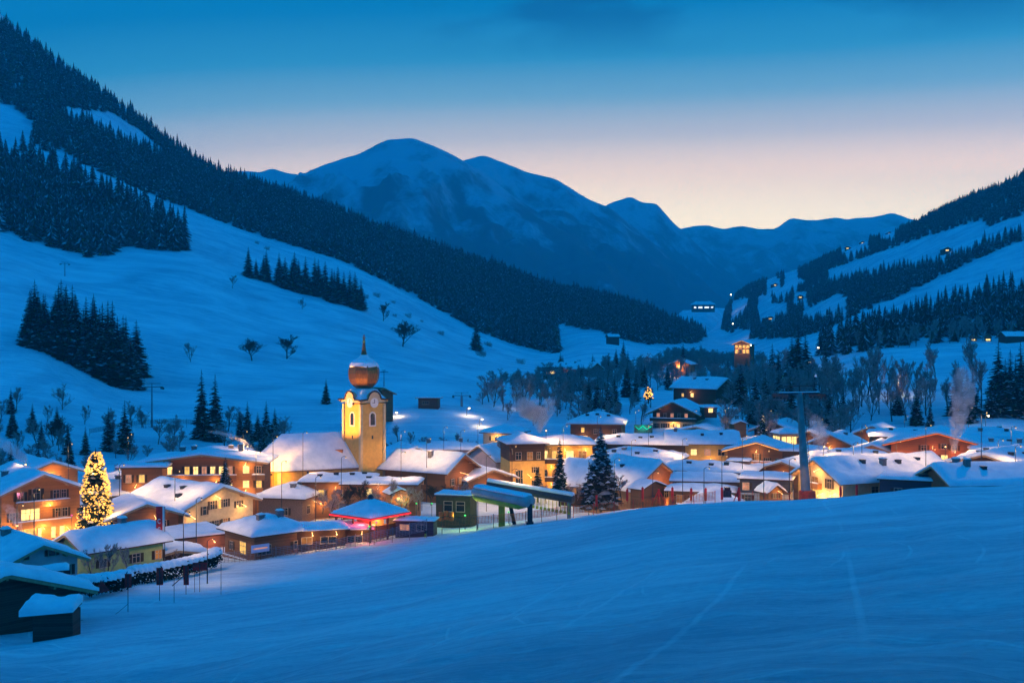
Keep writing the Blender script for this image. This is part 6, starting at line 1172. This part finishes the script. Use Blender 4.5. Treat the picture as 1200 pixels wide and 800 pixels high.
# ---------------------------------------------------------------- sky, sun, haze, camera
w=bpy.data.worlds.new('World'); SC.world=w; w.use_nodes=True; nt=w.node_tree; nt.nodes.clear(); L=nt.links.new
out=N(nt,'ShaderNodeOutputWorld'); bg=N(nt,'ShaderNodeBackground'); L(bg.outputs[0],out.inputs[0])
tc=N(nt,'ShaderNodeTexCoord'); sp=N(nt,'ShaderNodeSeparateXYZ'); L(tc.outputs['Generated'],sp.inputs[0])
asn=N(nt,'ShaderNodeMath',operation='ARCSINE'); L(sp.outputs['Z'],asn.inputs[0])
# azimuth distance from the afterglow (a little right of the view axis)
at=N(nt,'ShaderNodeMath',operation='ARCTAN2'); L(sp.outputs['X'],at.inputs[0]); L(sp.outputs['Y'],at.inputs[1])
da=N(nt,'ShaderNodeMath',operation='SUBTRACT'); L(at.outputs[0],da.inputs[0]); da.inputs[1].default_value=R(11)
ab=N(nt,'ShaderNodeMath',operation='MULTIPLY'); L(da.outputs[0],ab.inputs[0]); L(da.outputs[0],ab.inputs[1])
a4=N(nt,'ShaderNodeMath',operation='MULTIPLY'); L(ab.outputs[0],a4.inputs[0]); L(ab.outputs[0],a4.inputs[1])
e1=N(nt,'ShaderNodeMath',operation='MULTIPLY_ADD'); L(ab.outputs[0],e1.inputs[0]); e1.inputs[1].default_value=.035; L(asn.outputs[0],e1.inputs[2])
el=N(nt,'ShaderNodeMath',operation='MULTIPLY_ADD'); L(a4.outputs[0],el.inputs[0]); el.inputs[1].default_value=.20; L(e1.outputs[0],el.inputs[2])
fr=N(nt,'ShaderNodeMath',operation='MULTIPLY'); L(el.outputs[0],fr.inputs[0]); fr.inputs[1].default_value=1/R(90)
rp=N(nt,'ShaderNodeValToRGB'); L(fr.outputs[0],rp.inputs[0])
er=rp.color_ramp.elements
SKY=[(0.0,(3.6,2.2,.95)),(4.5,(3.9,2.95,1.45)),(6.5,(3.5,2.65,1.4)),(8.6,(2.95,1.95,1.10)),(10.5,(1.25,1.08,.88)),(12.5,(.34,.66,.76)),(14.5,(.05,.40,.64)),(17,(.0,.23,.51)),(25,(.0,.215,.65)),(45,(.0,.225,.74)),(90,(.0,.225,.76))]
er[0].position=0; er[0].color=(*SKY[0][1],1); er[1].position=1; er[1].color=(*SKY[-1][1],1)
for a,c in SKY[1:-1]:
    e=er.new(a/90); e.color=(*c,1)
# thin dark cloud streaks high up
mp=N(nt,'ShaderNodeMapping'); L(tc.outputs['Generated'],mp.inputs[0]); mp.inputs['Scale'].default_value=(3.2,3.2,9.5); mp.inputs['Location'].default_value=(2.3,.4,.35)
cn=N(nt,'ShaderNodeTexNoise'); L(mp.outputs[0],cn.inputs['Vector']); cn.inputs['Scale'].default_value=2.2; cn.inputs['Detail'].default_value=6; cn.inputs['Roughness'].default_value=.55; cn.inputs['Distortion'].default_value=.5
c1=N(nt,'ShaderNodeMapRange'); L(cn.outputs['Fac'],c1.inputs[0]); c1.inputs[1].default_value=.46; c1.inputs[2].default_value=.60
def bank(az,wd):
    d=N(nt,'ShaderNodeMath',operation='SUBTRACT'); L(at.outputs[0],d.inputs[0]); d.inputs[1].default_value=az
    q=N(nt,'ShaderNodeMath',operation='ABSOLUTE'); L(d.outputs[0],q.inputs[0])
    r=N(nt,'ShaderNodeMapRange',interpolation_type='SMOOTHSTEP'); L(q.outputs[0],r.inputs[0]); r.inputs[1].default_value=wd; r.inputs[2].default_value=.0; return r.outputs[0]
bk=N(nt,'ShaderNodeMath',operation='MAXIMUM'); L(bank(.09,.13),bk.inputs[0]); L(bank(.42,.15),bk.inputs[1])
bn=N(nt,'ShaderNodeMath',operation='MULTIPLY_ADD'); L(bk.outputs[0],bn.inputs[0]); bn.inputs[1].default_value=.30; L(cn.outputs['Fac'],bn.inputs[2]); L(bn.outputs[0],c1.inputs[0])
c1.inputs[1].default_value=.56; c1.inputs[2].default_value=.74
c2=N(nt,'ShaderNodeMapRange'); L(asn.outputs[0],c2.inputs[0]); c2.inputs[1].default_value=R(14.3); c2.inputs[2].default_value=R(16.6)
cm=N(nt,'ShaderNodeMath',operation='MULTIPLY'); L(c1.outputs[0],cm.inputs[0]); L(c2.outputs[0],cm.inputs[1])
cs=N(nt,'ShaderNodeMath',operation='MULTIPLY'); L(cm.outputs[0],cs.inputs[0]); cs.inputs[1].default_value=.75
mx=N(nt,'ShaderNodeMix',data_type='RGBA'); L(cs.outputs[0],mx.inputs[0]); L(rp.outputs[0],mx.inputs[6]); mx.inputs[7].default_value=(.004,.095,.25,1)
# a little of the physical sky, sun just under the horizon
st=N(nt,'ShaderNodeTexSky',sky_type='NISHITA'); st.sun_disc=False; st.sun_elevation=R(-2.0); st.sun_rotation=R(11)
ad=N(nt,'ShaderNodeMix',data_type='RGBA',blend_type='ADD'); ad.inputs[0].default_value=.01; L(mx.outputs[2],ad.inputs[6]); L(st.outputs[0],ad.inputs[7])
L(ad.outputs[2],bg.inputs[0]); bg.inputs[1].default_value=1.0

hz=MB(); hz.box(-9500,9500,-300,9900,-140,1500)
m,nt,out=new_mat('haze_air'); pv=N(nt,'ShaderNodeVolumePrincipled'); nt.links.new(pv.outputs[0],out.inputs['Volume'])
pv.inputs['Color'].default_value=(.08,.92,1,1); pv.inputs['Density'].default_value=1.35e-4; pv.inputs['Anisotropy'].default_value=0.0
tag(hz.build('haze',m),'thin blue evening haze filling the valley','haze',kind='stuff')

cd=bpy.data.cameras.new('camera'); cam=bpy.data.objects.new('camera',cd); COL.objects.link(cam); SC.camera=cam
cam.location=(0,0,0); cam.rotation_euler=(R(90),0,0); cd.sensor_width=36; cd.sensor_fit='HORIZONTAL'; cd.lens=36*F/1200; cd.clip_start=.5; cd.clip_end=30000
vs=SC.view_settings; vs.view_transform='Standard'; vs.look='None'; vs.exposure=0; vs.gamma=1; vs.use_curve_mapping=False
SC.render.engine='CYCLES'; cy=SC.cycles; cy.use_denoising=True; cy.max_bounces=5; cy.diffuse_bounces=3; cy.volume_bounces=1; cy.transparent_max_bounces=6
cy.sample_clamp_indirect=4; cy.sample_clamp_direct=0; cy.use_light_tree=True; cy.caustics_reflective=False; cy.caustics_refractive=False
